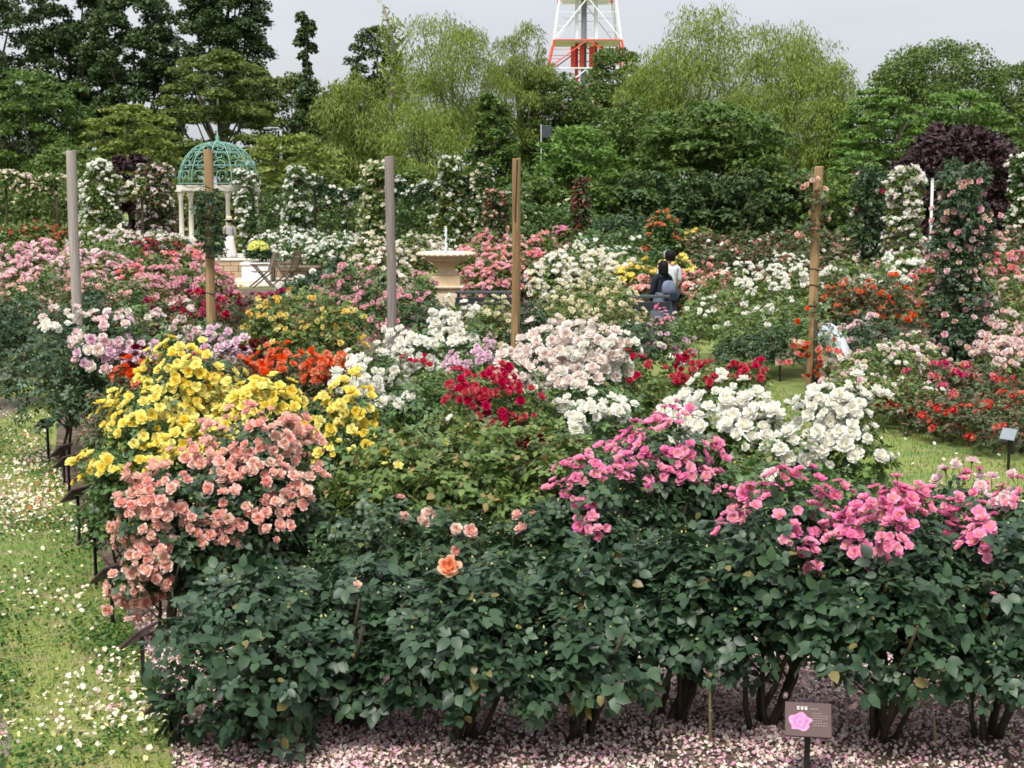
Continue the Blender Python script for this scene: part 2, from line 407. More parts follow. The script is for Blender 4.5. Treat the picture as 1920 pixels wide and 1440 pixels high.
class Lobes:
    """the lumps a bush's leaves grow on"""
    def __init__(s, W, H, seed, low=.30, flat=.92):
        g = np.random.default_rng(seed)
        r0 = min(W * .30, H * .34)
        C, Rr = [], []
        n = max(7, int(9 * W / 1.1))
        for i in range(n):                                       # upper storey
            a = i * 2.4 + g.uniform(-.3, .3); rr = math.sqrt((i + .3) / n)
            r = r0 * g.uniform(.55, 1.0)
            x, y = math.cos(a) * rr * (W / 2 - r * .85), math.sin(a) * rr * (W / 2 - r * .85)
            z = H * (1 - .26 * rr ** 2 * g.uniform(.5, 1.2)) * (1 if i % 3 == 0 else g.uniform(.86, 1.0)) - r * .95
            C.append((x, y, z)); Rr.append(r)
        m = max(6, int(7 * W / 1.1))
        for i in range(m):                                       # skirt
            a = i * 2 * math.pi / m + g.uniform(-.3, .3); r = r0 * g.uniform(.62, .9)
            C.append((math.cos(a) * (W / 2 - r * .75), math.sin(a) * (W / 2 - r * .75), max(H * low + r * .5, H * g.uniform(.38, .58))))
            Rr.append(r)
        if low < .2:                                              # foliage down to the ground
            mm_ = int((m + 2) * (1 if low < .1 else .3 if low > .15 else .6))
            for i in range(mm_):
                a = i * 2 * math.pi / mm_ + g.uniform(-.4, .4); r = r0 * g.uniform(.45, .72)
                C.append((math.cos(a) * (W / 2 - r) * g.uniform(.75, 1), math.sin(a) * (W / 2 - r) * g.uniform(.75, 1), max(r * .7, H * g.uniform(low, .36)))); Rr.append(r)
        s.C = np.array(C); s.R = np.array(Rr); s.flat = flat; s.W, s.H = W, H
    def sample(s, n, g, shell=.5, upmin=-.55, cull=.80):
        """positions and outward directions spread over the lumps, mostly near the outside"""
        k = g.choice(len(s.R), n, p=s.R ** 2 / (s.R ** 2).sum())
        d = rand_dir(n, g); bad = d[:, 2] < upmin; d[bad, 2] *= -1
        rad = s.R[k] * (1 - shell * g.random(n) ** 1.6)
        bump = 1 + .10 * np.sin(d[:, 0] * 9 + k) * np.sin(d[:, 1] * 8 + k * 2.1) * np.cos(d[:, 2] * 7)
        p = s.C[k] + d * (rad * bump)[:, None] * np.array([1, 1, s.flat])
        q = np.linalg.norm((p[:, None] - s.C[None]) / np.array([1, 1, s.flat]), axis=2) / s.R[None]
        inside = (q < cull).sum(axis=1) - (q[np.arange(n), k] < cull)
        keep = (inside == 0) | (g.random(n) < .22)
        keep &= p[:, 2] > .06
        return p[keep], d[keep]
    def hit(s, base, o, r):
        """first point where a sight line meets the lumps, else the nearest pass"""
        best, miss = None, None
        for c, rad in zip(s.C, s.R):
            c = Vector(c) + base; oc = o - c; b = oc.dot(r); disc = b * b - (oc.dot(oc) - rad * rad)
            if disc >= 0:
                t = -b - math.sqrt(disc)
                if best is None or t < best[0]: best = (t, (o + r * t - c).normalized())
            else:
                m = math.sqrt(oc.dot(oc) - b * b) - rad
                if miss is None or m < miss[0]: miss = (m, -b, (o + r * -b - c).normalized())
        return (best, 0.0) if best else ((miss[1], miss[2]), miss[0])

def near_vec(p, d, g, up=.75, jit=.55):
    nrm = unit(d * .55 + np.array([0, 0, up]) + g.normal(size=p.shape) * jit * .6)
    tan = unit(d * np.array([1, 1, .4]) + g.normal(size=p.shape) * .6 + np.array([0, 0, -.25]))
    return frames(nrm, tan)

def add_bloom(root, variety, loc, axis, size, g):
    o = bpy.data.objects.new('bloom', g.choice(bloom_meshes(variety)))
    COL.objects.link(o); o.parent = root
    q = Vector(axis).to_track_quat('Z', 'Y') @ Matrix.Rotation(g.uniform(0, 6.28), 3, 'Z').to_quaternion()
    o.matrix_basis = Matrix.LocRotScale(Vector(loc), q, Vector((size, size, size * g.uniform(.85, 1.1))))
    return o

FAR_D = 25.5
BUSHES = []
def far_blooms(root, variety, pts, dirs, g, scale=1.0, d=30):
    """blooms too small to pick apart: one mesh"""
    if not len(pts): return
    form, size = VAR[variety][2], VAR[variety][3] * scale
    ax = unit(dirs * .8 + np.array([0, 0, .5]) + g.normal(size=pts.shape) * .25)
    rot = frames(ax, rand_dir(len(pts), g))
    tv, tf, tg = FARB[form][0] if d < 33 else FARC[form]
    V, F = scatter(tv, tf, pts, rot, size * g.uniform(.8, 1.15, len(pts)))
    link('blooms', np_mesh('blooms', V, F, [PETAL[variety]], smooth=True, grad=np.tile(tg, len(pts))), root, 'stuff')

def rose_bush(x, d, W, H, tone, variety, nb, label, group, seed, leafobj=0, dens=1.0, topness=.15, z0=0, cat='rose bush', low=.30, bscale=1.0, clus=4, name='rose_bush', lob=None, canes=True):
    g = np.random.default_rng(seed); pr = random.Random(seed)
    root = empty(name, (x, d, z0), label, cat, group)
    lob = lob or Lobes(W, H, seed, low)
    area = W * H
    if d < 9.8 and leafobj < 200: n, tv, tf, ls = int(900 * area * dens), N5V, N5F, .062
    elif d < 9.6: n, tv, tf, ls = int(900 * area * dens), C5V, C5F, (.071 if leafobj > 200 else .062)
    elif d < 14:  n, tv, tf, ls = int(850 * area * dens), M5V, M5F, .060
    elif d < 26:  n, tv, tf, ls = int(720 * area * dens), M3V, M3F, .066
    else:         n, tv, tf, ls = int(1000 * area * dens), LEAF_V2, LEAF_F2, .12
    n = int(n * (1.5 if d < 9.8 else 1.34))
    p, dr = lob.sample(n, g)
    if d > 26: ls = .12 if d < 40 else .15
    rot = near_vec(p, dr, g)
    sz = ls * g.uniform(.55, 1.28, len(p))
    if leafobj:
        score = (-dr[:, 1] * .8 + dr[:, 2] * .5) * 1.0 - p[:, 1] * 1.2 + g.random(len(p)) * .3
        pick = np.argsort(-score)[:leafobj]
        msk = np.zeros(len(p), bool); msk[pick] = True
        ms = leaf_meshes(tone)
        for i in pick:
            o = bpy.data.objects.new('leaf', ms[pr.randrange(len(ms))]); COL.objects.link(o); o.parent = root
            m = Matrix([list(rot[i][r]) + [p[i][r]] for r in range(3)] + [[0, 0, 0, 1]])
            o.matrix_basis = m @ Matrix.Scale(sz[i] / .060, 4)
        p, dr, rot, sz = p[~msk], dr[~msk], rot[~msk], sz[~msk]
    V, F = scatter(tv, tf, p, rot, sz)
    mi = np.zeros(len(F), int); mats = [LEAF[tone]]
    if d < 24:                                                     # buds and spent heads
        nbud = int(110 * area)
        bp, bd = lob.sample(nbud, g, .05, -.1)
        bp = bp + bd * .03
        bv, bf = scatter(BUD_V, BUD_F, bp, frames(unit(bd + np.array([0, 0, .6])), rand_dir(len(bp), g)), g.uniform(.010, .023, len(bp)))
        mi = np.concatenate([mi, np.ones(len(bf), int)]); F = np.concatenate([F, bf + len(V)]); V = np.concatenate([V, bv]); mats.append(BUD)
    link('foliage', np_mesh('foliage', V, F, mats, mi, smooth=True), root, 'stuff')
    if d < 17 and canes:                                                     # canes
        cm = cane_meshes(max(.6, H * .8)); nc = 7 if d < 9 else 4
        for i in range(nc):
            o = link('cane', cm[i % 5], root)
            o.rotation_euler = (0, 0, i * 2.4 + pr.uniform(-.4, .4)); o.location = (pr.uniform(-.07, .07), pr.uniform(-.07, .07), 0)
            s = pr.uniform(.85, 1.1); f_ = 1.25 if d < 8 else 1.0; o.scale = (s * f_, s * f_, s)
    vs = variety if isinstance(variety, (list, tuple)) else [variety]
    if nb and vs[0]:
        if d >= 14: nb = min(1300, int(nb * 3.5)) if d >= FAR_D else min(285, int(nb * (4.0 if d >= 18 else 1.7)))
        nc = max(1, nb // clus)
        cp, cd = lob.sample(nc * 6, g, .04, topness, .95)
        if len(cp):
            idx = g.permutation(len(cp))[:nc]; P, D = [], []
            for i in idx:
                k = clus if nb >= clus else nb
                t = rand_dir(k, g) * (VAR[vs[0]][3] * .78 * bscale) * np.array([1, 1, .5])
                dd = unit(cd[i] + t * 4 + np.array([0, 0, .25]))
                P.append(cp[i] + cd[i] * .045 + t); D.append(dd)
            P, D = np.concatenate(P), np.concatenate(D)
            if d < FAR_D:
                for i in range(len(P)):
                    v = vs[pr.randrange(len(vs))]
                    add_bloom(root, v, P[i], unit(D[i] + g.normal(size=3) * .3 + np.array([0, -.25, 0])), VAR[v][3] * bscale * pr.uniform(.78, 1.12), pr)
            else:
                for j, v in enumerate(vs): far_blooms(root, v, P[j::len(vs)], D[j::len(vs)], g, bscale * 1.3, d)
    BUSHES.append((root, lob, d))
    return root, lob

CAMV = Vector((0, 0, CAM_H))
def patch_blooms(bushes, variety, patches, seed, scale=1.0, truss=True):
    """flower heads massed on the bushes where the photograph shows them: each grows on the bush surface it is seen against"""
    pr = random.Random(seed)
    for (cx, cy_, rx, ry, n) in patches:
        heads, spots = [], []
        if n <= 4 or not truss: spots = [(cx + pr.uniform(-rx, rx), cy_ + pr.uniform(-ry, ry), 0) for i in range(n)]
        else:
            dd = bushes[0][2]; tr_ = VAR[variety if isinstance(variety, str) else variety[0]][3] * scale * ppm(dd)
            while len(spots) < n * 1.45:                           # flowers stand in trusses of three to eight
                a, q = pr.uniform(0, 6.28), math.sqrt(pr.random()); k = pr.randint(3, 8)
                ux, uy = cx + math.cos(a) * q * rx, cy_ + math.sin(a) * q * ry; lift = pr.uniform(-.01, .09) if pr.random() < .5 else 0
                for i in range(k):
                    b = pr.uniform(0, 6.28); w = pr.uniform(.2, 1.15) * tr_
                    spots.append((ux + math.cos(b) * w, uy + math.sin(b) * w * .75, lift))
        for (sx, sy, lift) in spots:
            r = ray(sx, sy).normalized()
            best = None
            for root, lob, d in bushes:
                (t, nd), gap = lob.hit(root.location, CAMV, r)
                key = (0, t) if gap == 0 else (1, gap)
                if best is None or key < best[0]: best = (key, t, nd, gap, root)
            key, t, nd, gap, root = best
            if gap > .09: continue
            p = CAMV + r * (t + pr.uniform(-.03, .06)) + nd * (pr.uniform(.0, .05) + lift)
            v = variety if isinstance(variety, str) else pr.choice(variety)
            s = VAR[v][3] * scale * (pr.uniform(.80, 1.15) if pr.random() < .85 else pr.uniform(.5, .75))
            if any((p - h).length < s * .60 for h in heads): continue
            heads.append(p)
            ax = (nd * .8 + Vector((0, -.30, .35)) + Vector((pr.uniform(-.6, .6), pr.uniform(-.6, .6), pr.uniform(-.4, .4)))).normalized()
            add_bloom(root, v, p - root.location, ax, s, pr)

# ------------------------------------------------------------------ the setting: ground, beds, paths
def ground_mat(name, cols, scales=(.6, 5, 40), rough=.95, bump=.5):
    m, n, l, out = nodes(name)
    tc = n.new('ShaderNodeTexCoord')
    p = n.new('ShaderNodeBsdfPrincipled'); p.inputs['Roughness'].default_value = rough; p.inputs['Specular IOR Level'].default_value = .15
    ns = []
    for s in scales:
        q = n.new('ShaderNodeTexNoise'); q.inputs['Scale'].default_value = s; q.inputs['Detail'].default_value = 5; q.inputs['Roughness'].default_value = .6
        l.new(tc.outputs['Object'], q.inputs['Vector']); ns.append(q)
    def ramp(node, lo, hi):
        r = n.new('ShaderNodeMapRange'); r.inputs[1].default_value = lo; r.inputs[2].default_value = hi
        l.new(node.outputs['Fac'], r.inputs[0]); return r.outputs[0]
    a = mixc(n, l, ramp(ns[0], .38, .62), cols[0], cols[1])
    b = mixc(n, l, ramp(ns[1], .48, .66), a, cols[2])
    c = mixc(n, l, ramp(ns[2], .52, .70), b, cols[3])
    l.new(c, p.inputs['Base Color'])
    bp = n.new('ShaderNodeBump'); bp.inputs['Strength'].default_value = bump; bp.inputs['Distance'].default_value = .02
    l.new(ns[2].outputs['Fac'], bp.inputs['Height']); l.new(bp.outputs['Normal'], p.inputs['Normal'])
    l.new(p.outputs[0], out.inputs['Surface'])
    return m
M_LAWN = ground_mat('lawn_ground', ((.205,.225,.060), (.100,.170,.038), (.250,.215,.105), (.055,.100,.026)))
M_SOIL = ground_mat('bed_soil', ((.10,.075,.052), (.065,.048,.034), (.20,.15,.115), (.035,.027,.020)), (.8, 7, 45))
M_DIRT = ground_mat('path_dirt', ((.20,.165,.125), (.155,.13,.10), (.24,.20,.155), (.12,.10,.075)), (.7, 6, 60))
def sheet(name, pts, z, mat, kind='structure', cuts=0):
    bm = bmesh.new(); vs = [bm.verts.new((x, y, z)) for x, y in pts]; bm.faces.new(vs)
    me = bpy.data.meshes.new(name); bm.to_mesh(me); bm.free(); me.materials.append(mat)
    return link(name, me, None, kind)
sheet('ground', [(-1500, -40), (1500, -40), (1500, 3000), (-1500, 3000)], 0, M_LAWN)
BED = [(-1.50, 6.2), (-1.80, 7.6), (-2.75, 10.0), (-4.70, 15.0), (-6.3, 20.5), (2.2, 20.5), (2.35, 17), (2.55, 14), (2.95, 10.5), (3.7, 6.9), (3.2, 6.75), (1.9, 6.62), (1.2, 6.2)]
sheet('flower_bed', BED, .004, M_SOIL)
sheet('flower_bed', [(4.5, 23), (4.35, 19.2), (4.75, 16.9), (6.2, 14.4), (9, 13.6), (14, 18), (14, 30), (4.3, 30)], .004, M_SOIL)
sheet('flower_bed', [(-16, 21.5), (-1, 21.5), (1.2, 23), (1.2, 40), (-7, 40), (-18, 44)], .004, M_SOIL)
sheet('path', [(-2.38, 6.0), (-2.44, 6.7), (-2.50, 7.1), (-2.60, 7.35), (-2.72, 7.6), (-3.1, 8.1), (-5.9, 14.2), (-6.15, 17.6), (-6.2, 19.4), (-9.2, 19.2), (-9, 14), (-5, 6)], .004, M_DIRT)
sheet('path', [(-9.5, 21.9), (-7.2, 21.3), (-6.8, 20.8), (-9.3, 20.9)], .008, M_DIRT)
M_PAVE = plain_mat('pale_paving', (.50,.44,.35), .9, .2, .25, 4)
sheet('terrace', [(-14.5, 44), (-8.6, 40.6), (-3.8, 40.6), (-3.6, 60), (-15, 61)], .006, M_PAVE)

def in_poly(P, poly):
    x, y = P[:, 0], P[:, 1]; c = np.zeros(len(P), bool); n = len(poly)
    for i in range(n):
        x1, y1 = poly[i]; x2, y2 = poly[(i + 1) % n]
        c ^= ((y1 > y) != (y2 > y)) & (x < (x2 - x1) * (y - y1) / ((y2 - y1) or 1e-9) + x1)
    return c
PETAL_V = np.array([(0,-.5,.0),(.42,-.05,.16),(.30,.5,.10),(-.30,.5,.06),(-.42,-.05,.14),(0,.05,-.02)], float)
PETAL_F = np.array([(5,0,1),(5,1,2),(5,2,3),(5,3,4),(5,4,0)])
TPET_V = np.array([(0,-.5,0),(.42,.0,.10),(0,.5,.02),(-.42,.0,.12)], float); TPET_F = np.array([(0,1,2),(0,2,3)])
def flat_scatter(name, P, mat, size, seed, z=.012, tilt=.35, tv=PETAL_V, tf=PETAL_F):
    g = np.random.default_rng(seed); N = len(P)
    pos = np.column_stack([P, np.full(N, z) + g.random(N) * .012])
    rot = frames(unit(np.array([0, 0, 1]) + g.normal(size=(N, 3)) * tilt), rand_dir(N, g))
    V, F = scatter(tv, tf, pos, rot, g.uniform(*size, N))
    return link(name, np_mesh(name, V, F, mat, smooth=True), None, 'stuff')
def near_poly(poly, n, seed, bbox, clump=0.0, nclump=60, outside=None):
    g = np.random.default_rng(seed)
    P = np.column_stack([g.uniform(bbox[0], bbox[1], n), g.uniform(bbox[2], bbox[3], n)])
    if clump:
        c = np.column_stack([g.uniform(bbox[0], bbox[1], nclump), g.uniform(bbox[2], bbox[3], nclump)])
        m = g.random(n) < clump
        P[m] = c[g.integers(0, nclump, m.sum())] + g.normal(size=(m.sum(), 2)) * np.array([.20, .28])
    k = in_poly(P, poly)
    if outside is not None: k &= ~in_poly(P, outside)
    return P[k]
LEFT = [(-2.45, 6.6), (-1.4, 6.6), (-1.85, 7.7), (-4.7, 15.0), (-6.3, 20), (-7.6, 21), (-6.3, 18), (-5.3, 14.3)]
RIGHT = [(2.4, 22), (2.3, 18), (2.55, 14), (2.9, 10.5), (3.4, 8.6), (7.5, 11), (7.5, 13.7), (6.2, 14.4), (4.55, 16.9), (3.8, 18.9), (3.6, 23.5)]
# blades of grass and low weeds
BLADE_V = np.array([(-.10,0,0),(.10,0,0),(.05,.16,.55),(0,.42,1)], float); BLADE_F = np.array([(0,1,2),(0,2,3)])
M_BLADE = scatter_mat('grass_blades', [(3,(.085,.150,.030)),(3,(.125,.185,.042)),(2,(.055,.115,.026)),(2,(.185,.200,.065)),(1,(.26,.22,.10))], .6, .3)
M_WEED = scatter_mat('weed_leaves', [(3,(.060,.135,.030)),(3,(.090,.175,.038)),(2,(.040,.095,.022)),(1,(.14,.20,.05))], .55, .3)
def grass(name, P, seed, h=(.018, .045)):
    g = np.random.default_rng(seed); N = len(P)
    pos = np.column_stack([P, np.full(N, .0)])
    nrm = unit(np.array([0, 0, 1]) + g.normal(size=(N, 3)) * .28)
    rot = frames(nrm, rand_dir(N, g) * np.array([1, 1, .1]))
    V, F = scatter(BLADE_V, BLADE_F, pos, rot, g.uniform(*h, N))
    tag(link(name, np_mesh(name, V, F, M_BLADE), None, 'stuff'), 'short trodden grass of the lawn' , 'grass')
    return
Pg = near_poly(LEFT, 230000, 3, (-8, -1.3, 6.6, 21)); wgt = np.random.default_rng(1).random(len(Pg)) < np.clip(11 / Pg[:, 1] ** 1.1, .25, 1)
n1 = .5 * np.sin(Pg[:, 0] * 7.3 + Pg[:, 1] * 2) + np.sin(Pg[:, 0] * 2.1 + np.sin(Pg[:, 1] * 1.3) * 2) * np.sin(Pg[:, 1] * 1.7 + Pg[:, 0])
Pg = Pg[wgt & (n1 + np.random.default_rng(6).normal(size=len(Pg)) * .5 > -.9)]
grass('grass', Pg, 4, (.012, .030)); 
Pr = near_poly(RIGHT, 45000, 5, (2, 8, 8.5, 23.5)); grass('grass', Pr, 6, (.02, .05))
for o_, lb in zip([o for o in bpy.data.objects if o.name.startswith('grass')], ('short trodden grass strewn with petals beside the row of black plaques', 'mown yellow-green grass path between the white roses and the red rose bed')):
    o_['label'] = lb
Pw = near_poly(LEFT, 60000, 7, (-6.5, -1.3, 6.6, 17), .6, 120); Pw = Pw[np.sin(Pw[:, 1] * 3.1 + 2 * np.sin(Pw[:, 0] * 2.7)) + np.sin(Pw[:, 0] * 5.3 + 1.7 * np.sin(Pw[:, 1] * 2.2)) + np.random.default_rng(2).normal(size=len(Pw)) * .9 > -.1]
tag(flat_scatter('weeds', Pw, M_WEED, (.014, .034), 8, .018, .55), 'low clover-like weeds growing through the petal-strewn grass', 'weeds')
M_PET_L = scatter_mat('fallen_petals_pale', [(6,(.74,.70,.54)),(4,(.76,.60,.52)),(3,(.78,.70,.30)),(2,(.70,.62,.46)),(1,(.78,.35,.38)),(.35,(.72,.14,.06))], .7, .2)
Pp = np.concatenate([near_poly(LEFT, 5200, 9, (-7, -1.3, 6.6, 18), .90, 70), near_poly(LEFT, 420, 10, (-2.6, -1.6, 7.3, 8.6), .6, 10),
                     near_poly(LEFT, 1900, 21, (-5.2, -3.6, 12.2, 15.6), .6, 16)])
tag(flat_scatter('fallen_petals', Pp, M_PET_L, (.016, .038), 12, .026, .4), 'white, pink and yellow rose petals fallen on the grass beside the plaques', 'petals')
M_PET_B = scatter_mat('fallen_petals_faded', [(6,(.58,.47,.37)),(5,(.68,.55,.48)),(3,(.52,.26,.34)),(4,(.62,.36,.45)),(4,(.76,.54,.57)),(2,(.26,.18,.12)),(4,(.74,.69,.58)),(1,(.34,.13,.17))], .8, .15)
g_ = np.random.default_rng(31)
Pb = near_poly(BED, 62000, 13, (-2.4, 3.6, 6.3, 9.4), .5, 90)
tag(flat_scatter('fallen_petals', Pb, M_PET_B, (.014, .032), 14, .012, .4, TPET_V, TPET_F), 'faded mauve and beige petals carpeting the soil under the foremost bushes', 'petals')
Pb2 = near_poly(RIGHT, 350, 15, (2.4, 7, 9, 23)); tag(flat_scatter('fallen_petals', Pb2, M_PET_L, (.03, .05), 16, .03), 'few pale petals dropped on the mown grass path', 'petals')

# ------------------------------------------------------------------ trees
TREE = {
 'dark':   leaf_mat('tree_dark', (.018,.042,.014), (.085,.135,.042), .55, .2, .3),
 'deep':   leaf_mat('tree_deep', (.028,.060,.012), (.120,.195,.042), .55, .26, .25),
 'olive':  leaf_mat('tree_olive', (.042,.068,.014), (.150,.195,.046), .6, .28, .25),
 'yellow': leaf_mat('tree_yellow_green', (.070,.105,.018), (.225,.270,.060), .6, .3, .25),
 'fresh':  leaf_mat('tree_fresh', (.050,.110,.020), (.165,.275,.062), .55, .3, .25),
 'willow': leaf_mat('tree_willow', (.080,.125,.020), (.230,.295,.060), .6, .34, .25),
 'purple': leaf_mat('tree_purple', (.014,.006,.008), (.058,.023,.027), .5, .15, .3),
 'mid':    leaf_mat('tree_mid', (.040,.080,.018), (.145,.210,.052), .58, .28, .25),
}
BARK = plain_mat('tree_bark', (.16,.13,.095), .85, .2, .0, 6, (.07,.058,.045), (1, 1, .2), .7)
BARK_P = plain_mat('pale_bark', (.30,.27,.21), .85, .2, .0, 5, (.14,.12,.09), (1, 1, .2), .7)
TLEAF_V = np.array([(0,-.5,0),(.34,-.05,.10),(0,.55,-.06),(-.34,-.05,.10)], float); TLEAF_F = np.array([(0,1,2),(0,2,3)])
FLEAF_V = np.array([(-.14,-.5,0),(.14,-.42,.03),(0,.6,-.12)], float); FLEAF_F = np.array([(0,1,2)])
TLEAF_V1 = np.array([(-.40,-.35,0),(.42,-.30,.06),(.02,.50,-.05)], float); TLEAF_F1 = np.array([(0,1,2)])
def tree(name, label, style, tone, px, top, d, wpx, zlow, seed, group=None, bark=None, dens=1.0, lobes=None, leaf=None, trunk_top=.9, lean=0.0):
    g = np.random.default_rng(seed); pr = random.Random(seed)
    base = at(px, 430, d); H = at(px, top, d).z; W = wpx / ppm(d)
    root = empty(name, (base.x, d, 0), label, 'tree', group)
    zl = zlow; Hc = H - zl
    C, Rr = [], []
    if style == 'spire':
        n = 26
        for i in range(n):
            v = (i + .5) / n; w = W / 2 * (1.1 - .45 * v) * (.75 + .25 * math.sin(v * 17 + seed))
            a = i * 2.4; C.append((math.cos(a) * w * .45, math.sin(a) * w * .45, zl + Hc * v * .95)); Rr.append(w * .62)
        flat = 1.15
    elif style == 'cone':
        n = 34
        for i in range(n):
            v = (i / n) ** .9; w = W / 2 * (1 - .80 * v); a = i * 2.4
            C.append((math.cos(a) * w * .62, math.sin(a) * w * .62, zl + Hc * v * .9)); Rr.append(max(.4, w * .42))
        flat = .75
    else:
        n = int((lobes or 44) * 1.7); rb = W * {'round': .112, 'layered': .100, 'feather': .135, 'vase': .16}[style]
        for i in range(n):
            v = (i + .5) / n
            a = i * 2.3999 + g.uniform(-.3, .3)
            zz = 1 - 1.75 * v if style != 'vase' else 1 - 1.5 * v
            rr = math.sqrt(max(0, 1 - min(1, abs(zz)) ** 2.4)) if zz > 0 else 1 - .25 * abs(zz)
            if style == 'vase': rr = math.sqrt(max(0, 1 - zz ** 2)) if zz > 0 else 1 - .55 * abs(zz)
            r = rb * (g.uniform(.7, 1.2) if style != 'feather' else g.uniform(.38, 1.3)); q = rr * (g.uniform(.72, 1.0) if style != 'feather' else g.uniform(.5, 1.12))
            C.append((math.cos(a) * q * (W / 2 - r * .6), math.sin(a) * q * (W / 2 - r * .6), zl + Hc * .5 + zz * (Hc * .5 - r * .55) + (g.uniform(-.2, .2) if style != 'feather' else g.uniform(-1.1, .25)))); Rr.append(r)
        for i in range(n // 6):                                  # heart of the crown
            C.append((g.uniform(-.22, .22) * W, g.uniform(-.22, .22) * W, zl + Hc * g.uniform(.2, .75))); Rr.append(rb * 1.7)
        flat = {'round': .80, 'layered': .46, 'feather': .70, 'vase': .7}[style]
    C, Rr = np.array(C), np.array(Rr)
    C[:, 0] += lean * (C[:, 2] - zl)
    lf = leaf or .155
    N = int(dens * min(34000, 9.5 * W * Hc / (lf * lf) * .80))
    if style == 'feather': N = int(N * 1.15)
    k = g.choice(len(Rr), N, p=Rr ** 2 / (Rr ** 2).sum()); dr = rand_dir(N, g)
    low_ = -.05 if style == 'layered' else -.35
    dr[:, 2] = np.where(dr[:, 2] < low_, -dr[:, 2], dr[:, 2])
    rad = Rr[k] * (1 - .5 * g.random(N) ** 1.7) * (1 + .22 * np.sin(dr[:, 0] * 7 + k) * np.cos(dr[:, 1] * 6 + 2 * k))
    p = C[k] + dr * rad[:, None] * np.array([1, 1, flat])
    p[:, 2] = np.maximum(p[:, 2], .15)
    if style == 'feather':
        fall = g.random(N); p += dr * np.array([.35, .35, 0]) * (fall * .5)[:, None]; p[:, 2] -= .8 * fall ** 1.5
        tan = unit(dr * np.array([.7, .7, 0]) + np.array([0, 0, -.8]) + g.normal(size=p.shape) * .3)
        nrm = unit(dr * .6 + np.array([0, 0, .6]) + g.normal(size=p.shape) * .5)
        V, F = scatter(FLEAF_V, FLEAF_F, p, frames(nrm, tan), lf * 1.55 * g.uniform(.6, 1.3, N))
    else:
        nrm = unit(dr * .45 + np.array([0, 0, .9]) + g.normal(size=p.shape) * .34)
        V, F = scatter(TLEAF_V1, TLEAF_F1, p, frames(nrm, rand_dir(N, g)), lf * 1.5 * g.uniform(.65, 1.3, N))
    link('crown', np_mesh('crown', V, F, TREE[tone]), root, 'stuff')
    # trunk with limbs that reach into the lumps of the crown
    r0 = max(.10, H * .018); m = MB()
    zt = zl + Hc * trunk_top * .8
    tp = [Vector((lean * max(0, t * zt - zl) + math.sin(t * 3 + seed) * .12 * t * r0 * 8, math.cos(t * 2.3 + seed) * .1 * t, t * zt - .05)) for t in [i / 7 for i in range(8)]]
    m.tube(tp, [r0 * (1.25 if i == 0 else 1 - .11 * i) for i in range(8)], 7)
    for i in g.permutation(len(C))[:14 if style != 'spire' else 8]:
        e = Vector(C[i]); s = tp[min(6, max(1, int(7 * min(1, e.z * .55 / zt))))]
        mid = s.lerp(e, .5) + Vector((0, 0, -.06 * (e - s).length))
        m.tube([s, mid, e, e + Vector((g.uniform(-.3, .3), g.uniform(-.3, .3), .5)) * Rr[i] * .6], [r0 * .42, r0 * .28, r0 * .14, r0 * .05], 5)
    m.build('trunk', bark or BARK, root, True)
    return root

T = tree
# back rank
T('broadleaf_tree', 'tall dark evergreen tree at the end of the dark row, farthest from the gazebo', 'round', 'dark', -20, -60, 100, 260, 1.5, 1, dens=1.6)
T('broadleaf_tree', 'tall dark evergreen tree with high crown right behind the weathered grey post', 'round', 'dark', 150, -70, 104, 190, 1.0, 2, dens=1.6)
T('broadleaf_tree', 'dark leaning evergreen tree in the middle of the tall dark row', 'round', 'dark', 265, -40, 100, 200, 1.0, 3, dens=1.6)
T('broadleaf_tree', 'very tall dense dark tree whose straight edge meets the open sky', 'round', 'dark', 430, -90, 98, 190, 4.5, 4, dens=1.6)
T('slender_tree', 'slender dark tree with clumped leaves standing alone against the sky', 'spire', 'dark', 580, 10, 92, 66, 1.0, 5, dens=1.5, leaf=.2)
T('broadleaf_tree', 'small dark ivy-clad tree behind the bare pale trunk', 'round', 'dark', 705, 48, 104, 125, 2, 6)
T('feathery_tree', 'loose feathery tree with a forked pale trunk and sky between its leaves', 'feather', 'willow', 850, 22, 96, 290, 3.5, 7, dens=.75, bark=BARK_P, lobes=30)
T('feathery_tree', 'airy yellow-green tree leaning over beside the lattice tower', 'feather', 'yellow', 980, 40, 100, 165, 3.0, 8, dens=.85, bark=BARK_P, lobes=26)
T('broadleaf_tree', 'rounded green tree just in front of the lattice tower\'s foot', 'round', 'mid', 1150, 92, 112, 160, 1.5, 9)
T('willow_tree', 'willow with the tallest feathery crown, standing nearest the lattice tower', 'feather', 'willow', 1310, 4, 94, 280, 1.5, 10, dens=.8, lobes=58, bark=BARK_P)
T('willow_tree', 'broad willow hanging in yellow-green curtains behind the dense dark tree', 'feather', 'willow', 1465, 30, 90, 290, .8, 38, dens=.9, lobes=66, bark=BARK_P)
T('willow_tree', 'lower drooping willow crown on the side towards the purple tree', 'feather', 'willow', 1560, 95, 86, 150, .5, 11, dens=1.0)
T('willow_tree', 'dull willow boughs filling the space under the lattice tower', 'feather', 'willow', 1210, 100, 96, 150, .5, 39, dens=.9)
T('broadleaf_tree', 'broad rounded green tree on the skyline behind the purple tree', 'round', 'mid', 1740, 78, 104, 300, 1.0, 12, dens=1.0)
T('broadleaf_tree', 'rounded dark tree on the skyline at the wood\'s far edge', 'round', 'mid', 1900, 118, 108, 200, 1.0, 13)
T('broadleaf_tree', 'grey-green tree filling the gap beneath the lattice tower', 'round', 'mid', 1045, 142, 100, 190, .5, 14)
T('broadleaf_tree', 'olive tree on the skyline right behind the slender dark tree', 'round', 'olive', 560, 140, 106, 180, .5, 15)
